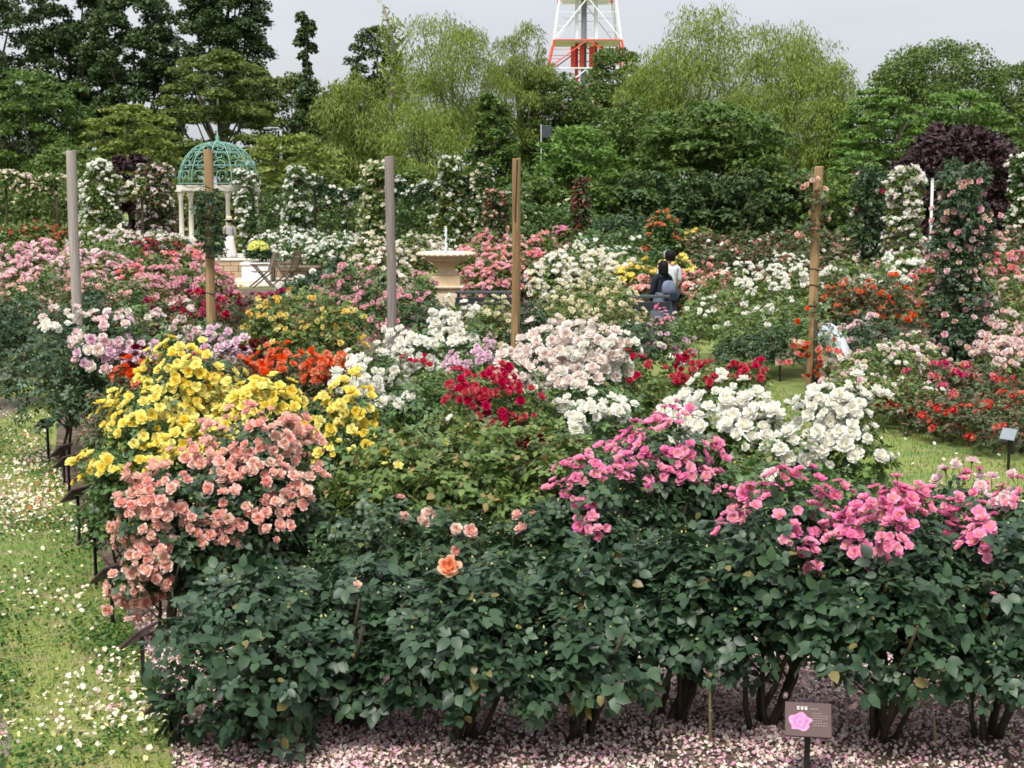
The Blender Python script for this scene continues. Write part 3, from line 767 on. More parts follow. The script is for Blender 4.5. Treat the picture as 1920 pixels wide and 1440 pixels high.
T('broadleaf_tree', 'mid-green tree on the skyline between the slender tree and the bare trunk', 'round', 'mid', 645, 160, 104, 150, .5, 16)
# middle rank
T('layered_tree', 'bright mid-green tree with tiered boughs behind the weathered grey post', 'layered', 'deep', 60, 128, 80, 300, .5, 20, dens=1.15)
T('layered_tree', 'olive tree with tiered boughs rising behind the domed gazebo', 'layered', 'olive', 420, 88, 84, 270, .5, 21, dens=1.1)
T('shrubby_tree', 'yellow-green bushy tree above the purple shrub near the gazebo', 'layered', 'yellow', 250, 195, 74, 210, .3, 22)
T('shrubby_tree', 'low yellow-green bushy tree beside the gazebo dome', 'layered', 'yellow', 545, 245, 70, 240, .3, 23)
T('shrubby_tree', 'tall yellow-green tree with loose boughs beside the bare pale trunk', 'feather', 'yellow', 660, 118, 84, 170, .3, 24, dens=.9)
T('feathery_tree', 'yellow-green feathery tree behind the pillar of cream roses', 'feather', 'willow', 790, 170, 82, 180, .3, 25, dens=.95)
T('conical_tree', 'dark green conical tree behind the fountain', 'cone', 'deep', 925, 150, 76, 200, .3, 26, dens=1.15)
T('broadleaf_tree', 'bright green leafy tree behind the climber with red roses', 'round', 'fresh', 1085, 232, 66, 180, .2, 27, dens=1.1)
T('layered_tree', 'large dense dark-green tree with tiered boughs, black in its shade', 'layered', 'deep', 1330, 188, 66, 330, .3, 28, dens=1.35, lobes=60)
T('shrubby_tree', 'light green tree between the willow and the purple tree', 'layered', 'fresh', 1640, 160, 82, 190, .2, 29)
T('shrubby_tree', 'green tree with bright tips above the purple tree', 'layered', 'fresh', 1790, 165, 84, 230, .2, 30)
T('shrubby_tree', 'dull mid-green tree flanking the purple tree at the end of the wood', 'layered', 'mid', 1925, 185, 78, 170, .2, 31)
T('purple_tree', 'big rounded smoke tree with near-black purple leaves', 'round', 'purple', 1795, 236, 62, 275, -1.6, 32, dens=1.5, lobes=46)
T('purple_shrub', 'small purple-leaved shrub beside the gazebo', 'round', 'purple', 245, 286, 62, 150, -1.2, 33, dens=1.3, lobes=20)
T('shrubby_tree', 'light green shrub in front of the willow\'s foot', 'layered', 'fresh', 1610, 285, 64, 130, .2, 34)
T('shrubby_tree', 'dull green tree low between the conical tree and the willow', 'round', 'mid', 1180, 190, 86, 170, .3, 35)
T('shrubby_tree', 'mid-green shrub standing between the tall row and the gazebo', 'round', 'mid', 130, 270, 68, 160, .2, 36)
UG = ['mid-green undergrowth shrub behind the split brown post', 'green undergrowth shrub behind the climber with dark red roses', 'shade-coloured undergrowth shrub at the edge of the dense tree nearest the red climber',
      'shade-coloured undergrowth shrub in the deepest shade of the dense tree', 'shade-coloured undergrowth shrub in the shade towards the leaning post', 'green undergrowth shrub right behind the leaning tan post',
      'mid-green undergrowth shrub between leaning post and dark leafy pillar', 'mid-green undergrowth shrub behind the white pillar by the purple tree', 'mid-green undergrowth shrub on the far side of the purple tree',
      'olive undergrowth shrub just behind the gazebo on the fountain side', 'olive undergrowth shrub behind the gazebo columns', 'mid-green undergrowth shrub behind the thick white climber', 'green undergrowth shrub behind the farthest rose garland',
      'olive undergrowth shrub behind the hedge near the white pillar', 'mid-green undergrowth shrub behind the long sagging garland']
for i_, (px_, top_, d_, w_, tn_) in enumerate(((1010, 330, 62, 150, 'mid'), (1120, 335, 60, 140, 'deep'), (1215, 325, 60, 150, 'dark'), (1310, 320, 61, 160, 'dark'), (1405, 322, 61, 160, 'dark'), (1495, 320, 62, 150, 'deep'), (1585, 335, 60, 140, 'mid'), (1680, 330, 66, 150, 'mid'), (1900, 320, 66, 160, 'mid'), (470, 330, 62, 160, 'olive'), (350, 335, 63, 150, 'olive'), (150, 325, 62, 150, 'mid'), (30, 325, 62, 170, 'deep'), (600, 320, 64, 150, 'olive'), (760, 320, 64, 160, 'mid'))):  # 'dark' leaf tone: shade under the dense tree painted into the leaf colour
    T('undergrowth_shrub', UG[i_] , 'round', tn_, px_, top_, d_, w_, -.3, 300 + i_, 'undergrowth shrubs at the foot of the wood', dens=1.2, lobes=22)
# bare broken trunk
tr = at(737, 430, 88); Hs = at(737, 8, 88).z
root = empty('bare_tree', (tr.x, 88, 0), 'tall thin bare tree with a pale broken-topped trunk', 'tree')
m = MB(); tp = [Vector((math.sin(i * 1.3) * .12 - (0 if i < 8 else .35), 0, Hs * i / 8)) for i in range(9)]
m.tube(tp, [.19 - .014 * i for i in range(9)], 7)
for i, (a, b) in enumerate(((3, -.9), (4, 1.0), (5, -1.1), (6, 1.3), (6, -.8))):
    m.tube([tp[a], tp[a] + Vector((b * .5, .2, .9)), tp[a] + Vector((b, .3, 2.2))], [.07, .05, .015], 5)
m.build('trunk', BARK_P, root, True)
g = np.random.default_rng(77); N = 900
k = g.integers(3, 8, N); pp = np.array([list(tp[i]) for i in range(9)])[k] + g.normal(size=(N, 3)) * np.array([.45, .45, .6])
V, F = scatter(FLEAF_V, FLEAF_F, pp, frames(rand_dir(N, g), unit(g.normal(size=(N, 3)) + np.array([0, 0, -.6]))), .42 * g.uniform(.7, 1.3, N))
link('crown', np_mesh('crown', V, F, TREE['willow']), root, 'stuff')

# ------------------------------------------------------------------ lattice tower far behind the trees
M_TRED = plain_mat('tower_red_paint', (.66,.075,.045), .6, .3, .15, 2)
M_TWHT = plain_mat('tower_white_paint', (.72,.72,.72), .6, .3, .1, 2)
M_TGRY = plain_mat('tower_grey_steel', (.17,.18,.20), .6, .3, .2, 2)
TD = 300.0; tx = at(1097, 400, TD).x
tower = empty('lattice_tower', (tx, TD, 0), 'red and white steel lattice tower rising behind the trees', 'tower')
def half(z):                                     # half width of the tower at a height
    return float(np.interp(z, [0, 18, 30.5, 39.5, 60], [12.5, 9.2, 6.5, 5.3, 3.4]))
levels = [0, 9, 18, 25, 30.5, 38.6, 45, 51, 57]
bands = ['w', 'r', 'w', 'r', 'w', 'r', 'w', 'r']
for i in range(len(levels) - 1):
    z0, z1 = levels[i], levels[i + 1]; a, b = half(z0), half(z1); mat = M_TRED if bands[i] == 'r' else M_TWHT
    cor0 = [Vector((sx * a, sy * a, z0)) for sx, sy in ((-1,-1),(1,-1),(1,1),(-1,1))]
    cor1 = [Vector((sx * b, sy * b, z1)) for sx, sy in ((-1,-1),(1,-1),(1,1),(-1,1))]
    for q in range(4): MB().tube([cor0[q], cor1[q]], .24, 6).build('leg', mat, tower)
    for q in range(4):
        r_ = (q + 1) % 4; A0, B0, A1, B1 = cor0[q], cor0[r_], cor1[q], cor1[r_]
        MB().tube([A1, B1], .13, 5).build('girder', mat, tower)
        M1 = (A1 + B1) / 2
        MB().tube([A0, A0.lerp(M1, .96)], .13, 5).build('brace', mat, tower); MB().tube([B0, B0.lerp(M1, .96)], .13, 5).build('brace', mat, tower)
        mm = MB()
        for s in (.33, .66):
            mm.tube([A0.lerp(A1, s), A0.lerp(M1, s)], .07, 4); mm.tube([B0.lerp(B1, s), B0.lerp(M1, s)], .07, 4)
        mm.build('strut', mat, tower)
for z0, z1, mat in ((0, 18, M_TWHT), (18, 30.5, M_TRED), (30.5, 38.6, M_TWHT), (38.6, 57, M_TRED)):
    for ox in (-1.9, 1.9):
        for oy in (-1.2, 1.2): MB().box((ox, oy, (z0 + z1) / 2), (.55, .55, z1 - z0)).build('core_column', mat, tower)
    mm = MB()
    for k in range(int((z1 - z0) / 1.6)):
        mm.box((0, -1.2, z0 + .8 + k * 1.6), (3.2, .14, .16))
    mm.build('ladder', mat, tower)
MB().tube([(-.55, -1.9, 0), (-.55, -1.9, 57)], .55, 8).build('feeder_duct', M_TGRY, tower)
MB().box((0, 0, 38.7), (9.5, 9.5, .22)).build('platform', M_TWHT, tower)
MB().box((0, 0, 30.4), (13.0, 13.0, .18)).build('platform', M_TWHT, tower)
mm = MB()
for x_ in (-2.7, -1.0, .9, 2.8): mm.box((x_, -3, 27.5), (.9, .9, 4.0))
mm.build('antenna_panel', M_TRED, tower)

# small things in the wood
lp = at(530, 430, 72); lamp = empty('lamp_post', (lp.x, 72, 0), 'grey street lamp with a short arm in front of the trees', 'lamp')
zt = at(530, 240, 72).z
M_STEEL = plain_mat('grey_steel', (.30,.31,.32), .5, .4, .2, 3)
MB().tube([(0, 0, -.05), (0, 0, zt - .1)], [.09, .06], 8).build('pole', M_STEEL, lamp, True)
MB().tube([(0, 0, zt - .12), (-.1, 0, zt), (-.6, 0, zt + .02)], .04, 6).build('arm', M_STEEL, lamp, True)
MB().box((-.62, 0, zt - .02), (.36, .16, .09)).build('lamp_head', M_STEEL, lamp, bevel=.02)
kp = at(1030, 430, 74); zt = at(1030, 235, 74).z; zb = at(1030, 258, 74).z
bd = empty('notice_board', (kp.x, 74, 0), 'dark board on a grey pole among the trees behind the conical tree', 'board')
MB().tube([(-.42, 0, -.05), (-.42, 0, zt + .05)], .03, 6).build('pole', M_STEEL, bd, True)
MB().box((-.14, 0, (zt + zb) / 2), (.46, .10, zt - zb)).build('panel', plain_mat('slate_panel', (.05,.06,.07), .5, .3, .2, 4), bd, bevel=.02)

# ------------------------------------------------------------------ gazebo
M_STONE = plain_mat('white_cast_stone', (.66,.62,.54), .8, .25, .22, 5)
M_VERD = plain_mat('verdigris_iron', (.20,.36,.29), .65, .3, .0, 14, (.11,.23,.19))
GD = 55.0; gp_ = at(412, 430, GD); gz = empty('gazebo', (gp_.x, GD, 0), 'domed gazebo with white columns and a green filigree iron dome', 'gazebo')
GR, GH = 1.42, at(412, 348, GD).z
MB().lathe([(1.75, 0), (1.75, .10), (1.62, .10), (1.62, .17)], 24).build('plinth', M_STONE, gz)
for k in range(6):
    a = R(28) + k * math.pi / 3; cx, cyy = GR * math.cos(a), GR * math.sin(a)
    MB().lathe([(.15, .17), (.15, .22), (.105, .26), (.115, .70), (.14, .74), (.14, .80), (.085, .84), (.092, 1.3), (.075, GH - .52), (.10, GH - .47), (.09, GH - .40), (.13, GH - .30), (.145, GH - .22)], 12, (cx, cyy, 0)).build('column', M_STONE, gz, True)
    MB().box((cx, cyy, .215), (.36, .36, .09)).build('column_base', M_STONE, gz)
    MB().box((cx, cyy, GH - .195), (.34, .34, .05)).build('capital', M_STONE, gz)
    b = a + math.pi / 3; e = Vector((GR * math.cos(b), GR * math.sin(b), 0)); s = Vector((cx, cyy, 0)); md = (s + e) / 2
    MB().box((md.x, md.y, GH - .075), ((e - s).length + .16, .26, .19), Matrix.Rotation(math.atan2(e.y - s.y, e.x - s.x), 3, 'Z')).build('beam', M_STONE, gz)
DH = at(412, 268, GD).z - GH
def dome(a, v):
    r = 1.46 * math.cos(v * math.pi / 2) ** .82; z = GH + .03 + DH * math.sin(v * math.pi / 2)
    return Vector((r * math.cos(a), r * math.sin(a), z))
for k in range(12):
    MB().tube([dome(k * math.pi / 6, v / 10) for v in range(11)], .022, 5).build('rib', M_VERD, gz, True)
for v in (.02, .30, .55, .78):
    MB().tube([dome(k * math.pi / 18, v) for k in range(37)], .020, 5).build('ring', M_VERD, gz, True)
pr = random.Random(4)
for k in range(12):
    mm = MB()
    for j in range(5):
        v0 = .06 + j * .17; a0 = (k + .5) * math.pi / 6; sgn = 1 if (j + k) % 2 else -1
        pts = []
        for q in range(13):
            t = q / 12 * 4.2 * math.pi / 2; rr = .105 * (1 - q / 15)
            pts.append(dome(a0 + sgn * rr * 1.7 * math.cos(t) / max(.35, math.cos(v0 * 1.5)), min(.97, v0 + .07 + rr * math.sin(t))))
        mm.tube(pts, .020, 4)
    mm.build('scrollwork', M_VERD, gz, True)
MB().lathe([(.10, GH + DH - .02), (.12, GH + DH + .06), (.05, GH + DH + .12), (.09, GH + DH + .20), (.03, GH + DH + .28), (.012, GH + DH + .50)], 10).build('finial', M_VERD, gz, True)

# ------------------------------------------------------------------ fountain
M_SAND = plain_mat('warm_sandstone', (.62,.47,.29), .85, .2, .25, 6, None, (1, 1, 1), .3)
M_SANDL = plain_mat('pale_sandstone_rim', (.68,.57,.42), .85, .2, .3, 14, None, (1, 1, 1), .4)
FD = 27.0; fp = at(836, 430, FD); rimz = at(836, 474, FD).z
ft = empty('fountain', (fp.x, FD, 0), 'sandstone pedestal fountain with a wide bowl and a water jet', 'fountain')
w1 = .52
MB().lathe([(.30, rimz - .16), (.37, rimz - .12), (.40, rimz - .07), (.46, rimz - .055)], 28).build('bowl', M_SAND, ft, True)
MB().lathe([(.455, rimz - .06), (.515, rimz - .045), (w1 + .015, rimz - .015), (.515, rimz + .012), (.47, rimz + .018), (.44, rimz - .012)], 28).build('rim', M_SANDL, ft, True)
for k in range(28):
    a = 2 * math.pi * k / 28
    MB().lathe([(.008, -.03), (.030, -.018), (.034, 0), (.026, .016), (.006, .022)], 6, (.515 * math.cos(a), .515 * math.sin(a), rimz - .022)).build('bead', M_SANDL, ft, True)
MB().lathe([(.20, rimz - .37), (.17, rimz - .33), (.15, rimz - .28), (.20, rimz - .23), (.28, rimz - .17), (.33, rimz - .155)], 24).build('neck', M_SAND, ft, True)
MB().box((0, 0, rimz - .385), (.40, .40, .05)).build('neck_base', M_SAND, ft, bevel=.01)
MB().box((0, 0, rimz - .50), (.52, .52, .18)).build('upper_block', M_SAND, ft, bevel=.012)
MB().box((0, 0, rimz - .605), (.66, .66, .045)).build('cornice', M_SANDL, ft, bevel=.012)
MB().box((0, 0, (rimz - .63) / 2), (.54, .54, rimz - .63)).build('pedestal', M_SAND, ft, bevel=.012)
for q in range(4):
    rt = Matrix.Rotation(q * math.pi / 2, 3, 'Z')
    MB().box(rt @ Vector((0, -.275, (rimz - .63) / 2)), (.40, .02, rimz - .83), rt).build('panel', M_SANDL, ft, bevel=.006)
m_, n_, l_, o_ = nodes('fountain_water')
p_ = n_.new('ShaderNodeBsdfPrincipled'); p_.inputs['Base Color'].default_value = (.85,.90,.92,1); p_.inputs['Roughness'].default_value = .12
p_.inputs['Transmission Weight'].default_value = .35; p_.inputs['IOR'].default_value = 1.33; l_.new(p_.outputs[0], o_.inputs['Surface'])
M_WATER = m_
MB().lathe([(.01, rimz - .004), (.45, rimz - .004), (.45, rimz - .012), (.01, rimz - .014)], 28).build('water', M_WATER, ft)
pr = random.Random(9)
jh = at(836, 428, FD).z - rimz
MB().tube([(pr.uniform(-.012, .012), pr.uniform(-.012, .012), rimz + jh * i / 11) for i in range(12)], [.034, .026, .034, .020, .030, .018, .026, .020, .030, .018, .026, .010], 7).build('water_jet', M_WATER, ft, True)
for k in range(16):
    a, q = pr.uniform(0, 6.28), pr.random(); r_ = .03 + .06 * (1 - q)
    MB().lathe([(.002, -.014), (.010, 0), (.002, .014)], 5, (r_ * math.cos(a), r_ * math.sin(a), rimz + .03 + jh * q * .9)).build('droplet', M_WATER, ft, True)

# ------------------------------------------------------------------ timber posts of the rose garden
def wood_mat(name, a, b, c):
    m, n, l, out = nodes(name)
    tc = n.new('ShaderNodeTexCoord'); mp = n.new('ShaderNodeMapping'); mp.inputs['Scale'].default_value = (22, 22, 1.1)
    ns = n.new('ShaderNodeTexNoise'); ns.inputs['Scale'].default_value = 1.6; ns.inputs['Detail'].default_value = 7; ns.inputs['Roughness'].default_value = .7
    n2 = n.new('ShaderNodeTexNoise'); n2.inputs['Scale'].default_value = 1.4; n2.inputs['Detail'].default_value = 3
    l.new(tc.outputs['Object'], mp.inputs['Vector']); l.new(mp.outputs['Vector'], ns.inputs['Vector']); l.new(tc.outputs['Object'], n2.inputs['Vector'])
    rp = n.new('ShaderNodeValToRGB'); rp.color_ramp.elements[0].position = .33; rp.color_ramp.elements[1].position = .62
    rp.color_ramp.elements[0].color = (*c, 1); rp.color_ramp.elements[1].color = (*a, 1)
    l.new(ns.outputs['Fac'], rp.inputs['Fac'])
    mr = n.new('ShaderNodeMapRange'); mr.inputs[1].default_value = .4; mr.inputs[2].default_value = .65; l.new(n2.outputs['Fac'], mr.inputs[0])
    mu = n.new('ShaderNodeMath'); mu.operation = 'MULTIPLY'; mu.inputs[1].default_value = .6; l.new(mr.outputs[0], mu.inputs[0])
    col = mixc(n, l, mu.outputs[0], rp.outputs['Color'], b)
    p = n.new('ShaderNodeBsdfPrincipled'); p.inputs['Roughness'].default_value = .85; p.inputs['Specular IOR Level'].default_value = .2
    l.new(col, p.inputs['Base Color'])
    bp = n.new('ShaderNodeBump'); bp.inputs['Strength'].default_value = .6; bp.inputs['Distance'].default_value = .01
    l.new(ns.outputs['Fac'], bp.inputs['Height']); l.new(bp.outputs['Normal'], p.inputs['Normal']); l.new(p.outputs[0], out.inputs['Surface'])
    return m
W_GREY = wood_mat('weathered_grey_wood', (.42,.37,.33), (.30,.26,.24), (.20,.17,.15))
W_GREY2 = wood_mat('silvered_dark_wood', (.30,.25,.22), (.22,.19,.18), (.13,.11,.10))
W_TAN = wood_mat('tan_wood', (.40,.27,.14), (.26,.16,.075), (.17,.10,.05))
W_BROWN = wood_mat('brown_wood', (.34,.22,.10), (.19,.115,.055), (.12,.07,.035))
M_TIE = plain_mat('black_tie_wire', (.02,.02,.02), .5, .4, .2, 5)
def post(px, top, d, w, mat, label, ties=(), lean=(0, 0), split=False, rz=.2):
    b = at(px, 430, d); H = at(px, top, d).z
    root = empty('timber_post', (b.x, d, 0), label, 'post', None, rz)
    root.rotation_euler = (lean[1], lean[0], rz)
    pr = random.Random(int(px)); n = 10; vs, fs = [], []
    for i in range(8):
        z = -.1 + (H + .1) * i / 7; sx = math.sin(i * 1.1 + px) * .007
        for k in range(n):
            a = 2 * math.pi * k / n; q = w / 2 * (1.12 if k % 5 in (0, 2) else 1.04) * (1 + pr.uniform(-.02, .02))
            vs.append((sx + q * math.cos(a), q * math.sin(a), z + (pr.uniform(-.012, .012) if i == 7 else 0)))
    m = MB()
    for i in range(7):
        for k in range(n): fs.append((i*n+k, i*n+(k+1)%n, (i+1)*n+(k+1)%n, (i+1)*n+k))
    fs.append(tuple(7*n + k for k in range(n))); m.add(vs, fs); m.build('shaft', mat, root, False, bevel=.006)
    if split:                                                     # a long drying crack
        MB().box((-.018, -w / 2 * 1.02, H - .42), (.014, .02, .80), Matrix.Rotation(.02, 3, 'Y')).build('crack', M_TIE, root)
    for z in ties:
        zz = at(px, z, d).z
        MB().tube([(w * .56 * math.cos(a), w * .56 * math.sin(a), zz + .01 * math.sin(a * 2)) for a in [2 * math.pi * k / 14 for k in range(15)]], .007, 5, False).build('wire_tie', M_TIE, root, True)
    return root
post(137, 283, 18.4, .112, W_GREY, 'weathered pale grey timber post, the palest and barest of the posts', (), (.004, 0))
post(391, 281, 19.2, .108, W_TAN, 'reddish-tan timber post with a leafy climber and wire ties before the gazebo', (483, 550, 365), (.006, 0))
post(733, 293, 19.4, .112, W_GREY2, 'dark silver-grey timber post between gazebo and fountain', (), (-.002, 0))
post(965, 297, 19.6, .104, W_BROWN, 'split brown timber post beside the fountain', (), (.010, 0), True)
post(1526, 312, 19.0, .112, W_TAN, 'leaning tan timber post with wire ties and orange climbing roses', (505, 535, 574, 432), (.014, 0))
post(1805, 311, 19.8, .112, W_GREY, 'grey timber post rising out of the pink pillar rose')
wp = at(1745, 430, 33); pl = empty('marker_pole', (wp.x, 33, 0), 'thin white pole in front of the purple tree', 'pole')
MB().tube([(0, 0, -.05), (0, 0, at(1745, 337, 33).z)], .032, 8).build('shaft', plain_mat('white_pole_paint', (.62,.62,.60), .5, .4, .1, 3), pl, True)
MB().lathe([(.036, -.01), (.04, .01), (.02, .03)], 8, (0, 0, at(1745, 337, 33).z)).build('cap', MATS['grey_steel'], pl, True)

# ------------------------------------------------------------------ plaques that name the roses
M_BLK = plain_mat('black_metal', (.012,.012,.014), .45, .4, .3, 8)
M_PLQ = plain_mat('plaque_brown', (.085,.052,.048), .6, .2, .12, 30)
M_PRINT = None
def rose_print():
    m, n, l, out = nodes('printed_rose')
    tc = n.new('ShaderNodeTexCoord'); vo = n.new('ShaderNodeTexVoronoi'); vo.inputs['Scale'].default_value = 38
    ns = n.new('ShaderNodeTexNoise'); ns.inputs['Scale'].default_value = 22; ns.inputs['Distortion'].default_value = 1.5
    l.new(tc.outputs['Object'], vo.inputs['Vector']); l.new(tc.outputs['Object'], ns.inputs['Vector'])
    rp = n.new('ShaderNodeValToRGB'); rp.color_ramp.elements[0].color = (.52,.05,.22,1); rp.color_ramp.elements[1].color = (.62,.24,.40,1)
    rp.color_ramp.elements[0].position = .25; rp.color_ramp.elements[1].position = .7
    l.new(ns.outputs['Fac'], rp.inputs['Fac'])
    col = mixc(n, l, vo.outputs['Distance'], (.60,.14,.34), rp.outputs['Color'])
    p = n.new('ShaderNodeBsdfPrincipled'); p.inputs['Roughness'].default_value = .55; l.new(col, p.inputs['Base Color']); l.new(p.outputs[0], out.inputs['Surface'])
    return m
M_PRINT = rose_print(); M_PRINT2 = plain_mat('printed_rose_shade', (.44,.045,.19), .55, .3, .0, 60, (.60,.18,.36)); M_INK = plain_mat('white_print', (.72,.70,.66), .5, .3, .1, 5); M_INK2 = plain_mat('grey_print', (.22,.17,.16), .5, .3, .1, 5)
def plaque(px, rowbase, h, label, group, yaw, w=.21, hh=.16, tilt=42, face=False, mat=None, d=None):
    b = ground(px, rowbase) if d is None else Vector((at(px, rowbase, d).x, d, 0))
    root = empty('plant_plaque', b, label, 'plaque', group, yaw)
    MB().box((0, .012, h / 2 - .04), (.028, .012, h + .06)).build('stake', M_BLK, root, bevel=.002)
    rt = Matrix.Rotation(R(tilt), 3, 'X'); c = Vector((0, -.012, h))
    pn = MB().box(c, (w, hh, .012), rt).build('panel', mat or M_PLQ, root, bevel=.002)
    MB().box(c + rt @ Vector((0, 0, -.009)), (w * .97, hh * .97, .008), rt).build('backing', M_BLK, root)
    if face:
        def on(x, y, sx, sy, mt, nm, z=.0075, k=0):
            MB().box(c + rt @ Vector((x, y, z)), (sx, sy, .0015), rt @ Matrix.Rotation(k, 3, 'Z')).build(nm, mt, pn)
        # the printed rose: a flat print with a ragged outline
        pts = [(.050 * (1 + .14 * math.sin(5 * a) + .07 * math.sin(8 * a)) * math.cos(a) * 1.02, .044 * (1 + .14 * math.sin(5 * a + 1)) * math.sin(a)) for a in [2 * math.pi * k / 30 for k in range(30)]]
        vs = [c + rt @ Vector((-.038 + x, -.014 + y, .0075)) for x, y in pts]
        MB().add(vs, [tuple(range(30))]).build('printed_rose', M_PRINT, pn)
        for q_, (rr_, mt_) in enumerate(((.034, M_PRINT2), (.021, M_PRINT), (.011, M_PRINT2))):
            pts = [(rr_ * (1 + .16 * math.sin(5 * a + q_ * 1.3)) * math.cos(a), rr_ * .9 * (1 + .16 * math.sin(4 * a + q_)) * math.sin(a)) for a in [2 * math.pi * k / 24 for k in range(24)]]
            MB().add([c + rt @ Vector((-.038 + x, -.014 + y, .0079 + q_ * .0005)) for x, y in pts], [tuple(range(24))]).build('printed_petals', mt_, pn)
        pr = random.Random(2)
        for gx in (-.046, -.028, -.010):                           # heading: three bold characters, then a small word
            for (x, y, sx, sy, k) in ((0, .006, .013, .0028, .1), (0, -.001, .011, .0026, -.1), (-.004, -.001, .0028, .013, .1), (.004, -.004, .0026, .009, -.3), (.001, -.0065, .008, .0024, .2)):
                on(gx + x, .054 + y, sx * pr.uniform(.8, 1.1), sy, M_INK, 'lettering', .0078, k)
        for k_ in range(5): on(.012 + k_ * .008, .052, .006, .0045, M_INK2, 'lettering')
        for r_, y in enumerate((.030, .018, .006, -.006, -.018, -.030)):
            for k_ in range(6 if r_ % 3 else 4): on(.024 + k_ * .012, y, .009, .0032, M_INK2, 'lettering')
    return root
plaque(1512, 1462, .30, 'brown plaque printed with a pink rose in front of the foremost bushes', None, R(-9), .215, .17, 48, True)
GB = 'black-backed plaques along the bed edge'
LB = 'plaque on a black stake at the bed edge, its dark back turned'
for k_, (px, row, h) in enumerate(((90, 866, .40), (119, 908, .33), (129, 938, .36), (147, 1022, .41), (178, 1102, .38), (209, 1176, .36), (266, 1288, .30), (319, 1392, .22))):
    LB = ('last', 'seventh', 'sixth', 'fifth', 'fourth', 'third', 'second', 'first')[k_] + ' black-backed plaque along the grass, counted from the foremost corner bush'
    plaque(px, row, h, LB, GB, R(-118) + random.Random(px).uniform(-.2, .2))
plaque(1888, 905, .36, 'pale grey plaque standing in front of the red rose bed', None, R(-50), .16, .12, 60, mat=plain_mat('plaque_pale', (.24,.27,.30), .4, .4, .1, 20), d=14.4)
plaque(1462, 715, .30, 'small pinkish plaque under the green shrub with white roses', None, R(0), .15, .13, 65, mat=plain_mat('plaque_pink', (.42,.33,.30), .4, .4, .1, 20), d=21.0)
plaque(684, 520, .62, 'orange-brown plaque among the pink roses', None, R(0), .20, .20, 75, mat=plain_mat('plaque_orange', (.50,.25,.13), .5, .4, .1, 20), d=27.5)
plaque(1268, 650, .32, 'white plaque below the walking couple', None, R(8), .22, .10, 55, mat=plain_mat('plaque_white', (.60,.60,.60), .4, .4, .1, 20), d=21.6)
M_BAMB = plain_mat('bamboo', (.36,.28,.16), .6, .3, .3, 8)
for (px, r0_, r1_, d, lb) in ((1331, 1180, 1450, 7.15, 'pale thin bamboo stake tied to an old thick rose cane'), (1756, 1345, 1450, 7.15, 'short pale bamboo stake leaning by a gnarled rose base')):
    b = at(px, 1300, d); H = at(px, r0_, d).z
    rt = empty('bamboo_stake', (b.x, d, 0), lb, 'stake')
    MB().tube([(0.01, 0, -.05), (0, .01, H * .5), (-.008, 0, H)], [.009, .008, .006], 6).build('shaft', M_BAMB, rt, True)
    for q in (.3, .62): MB().lathe([(.0095, -.004), (.011, 0), (.0095, .004)], 6, (0.005, .004, H * q)).build('node', M_BAMB, rt, True)

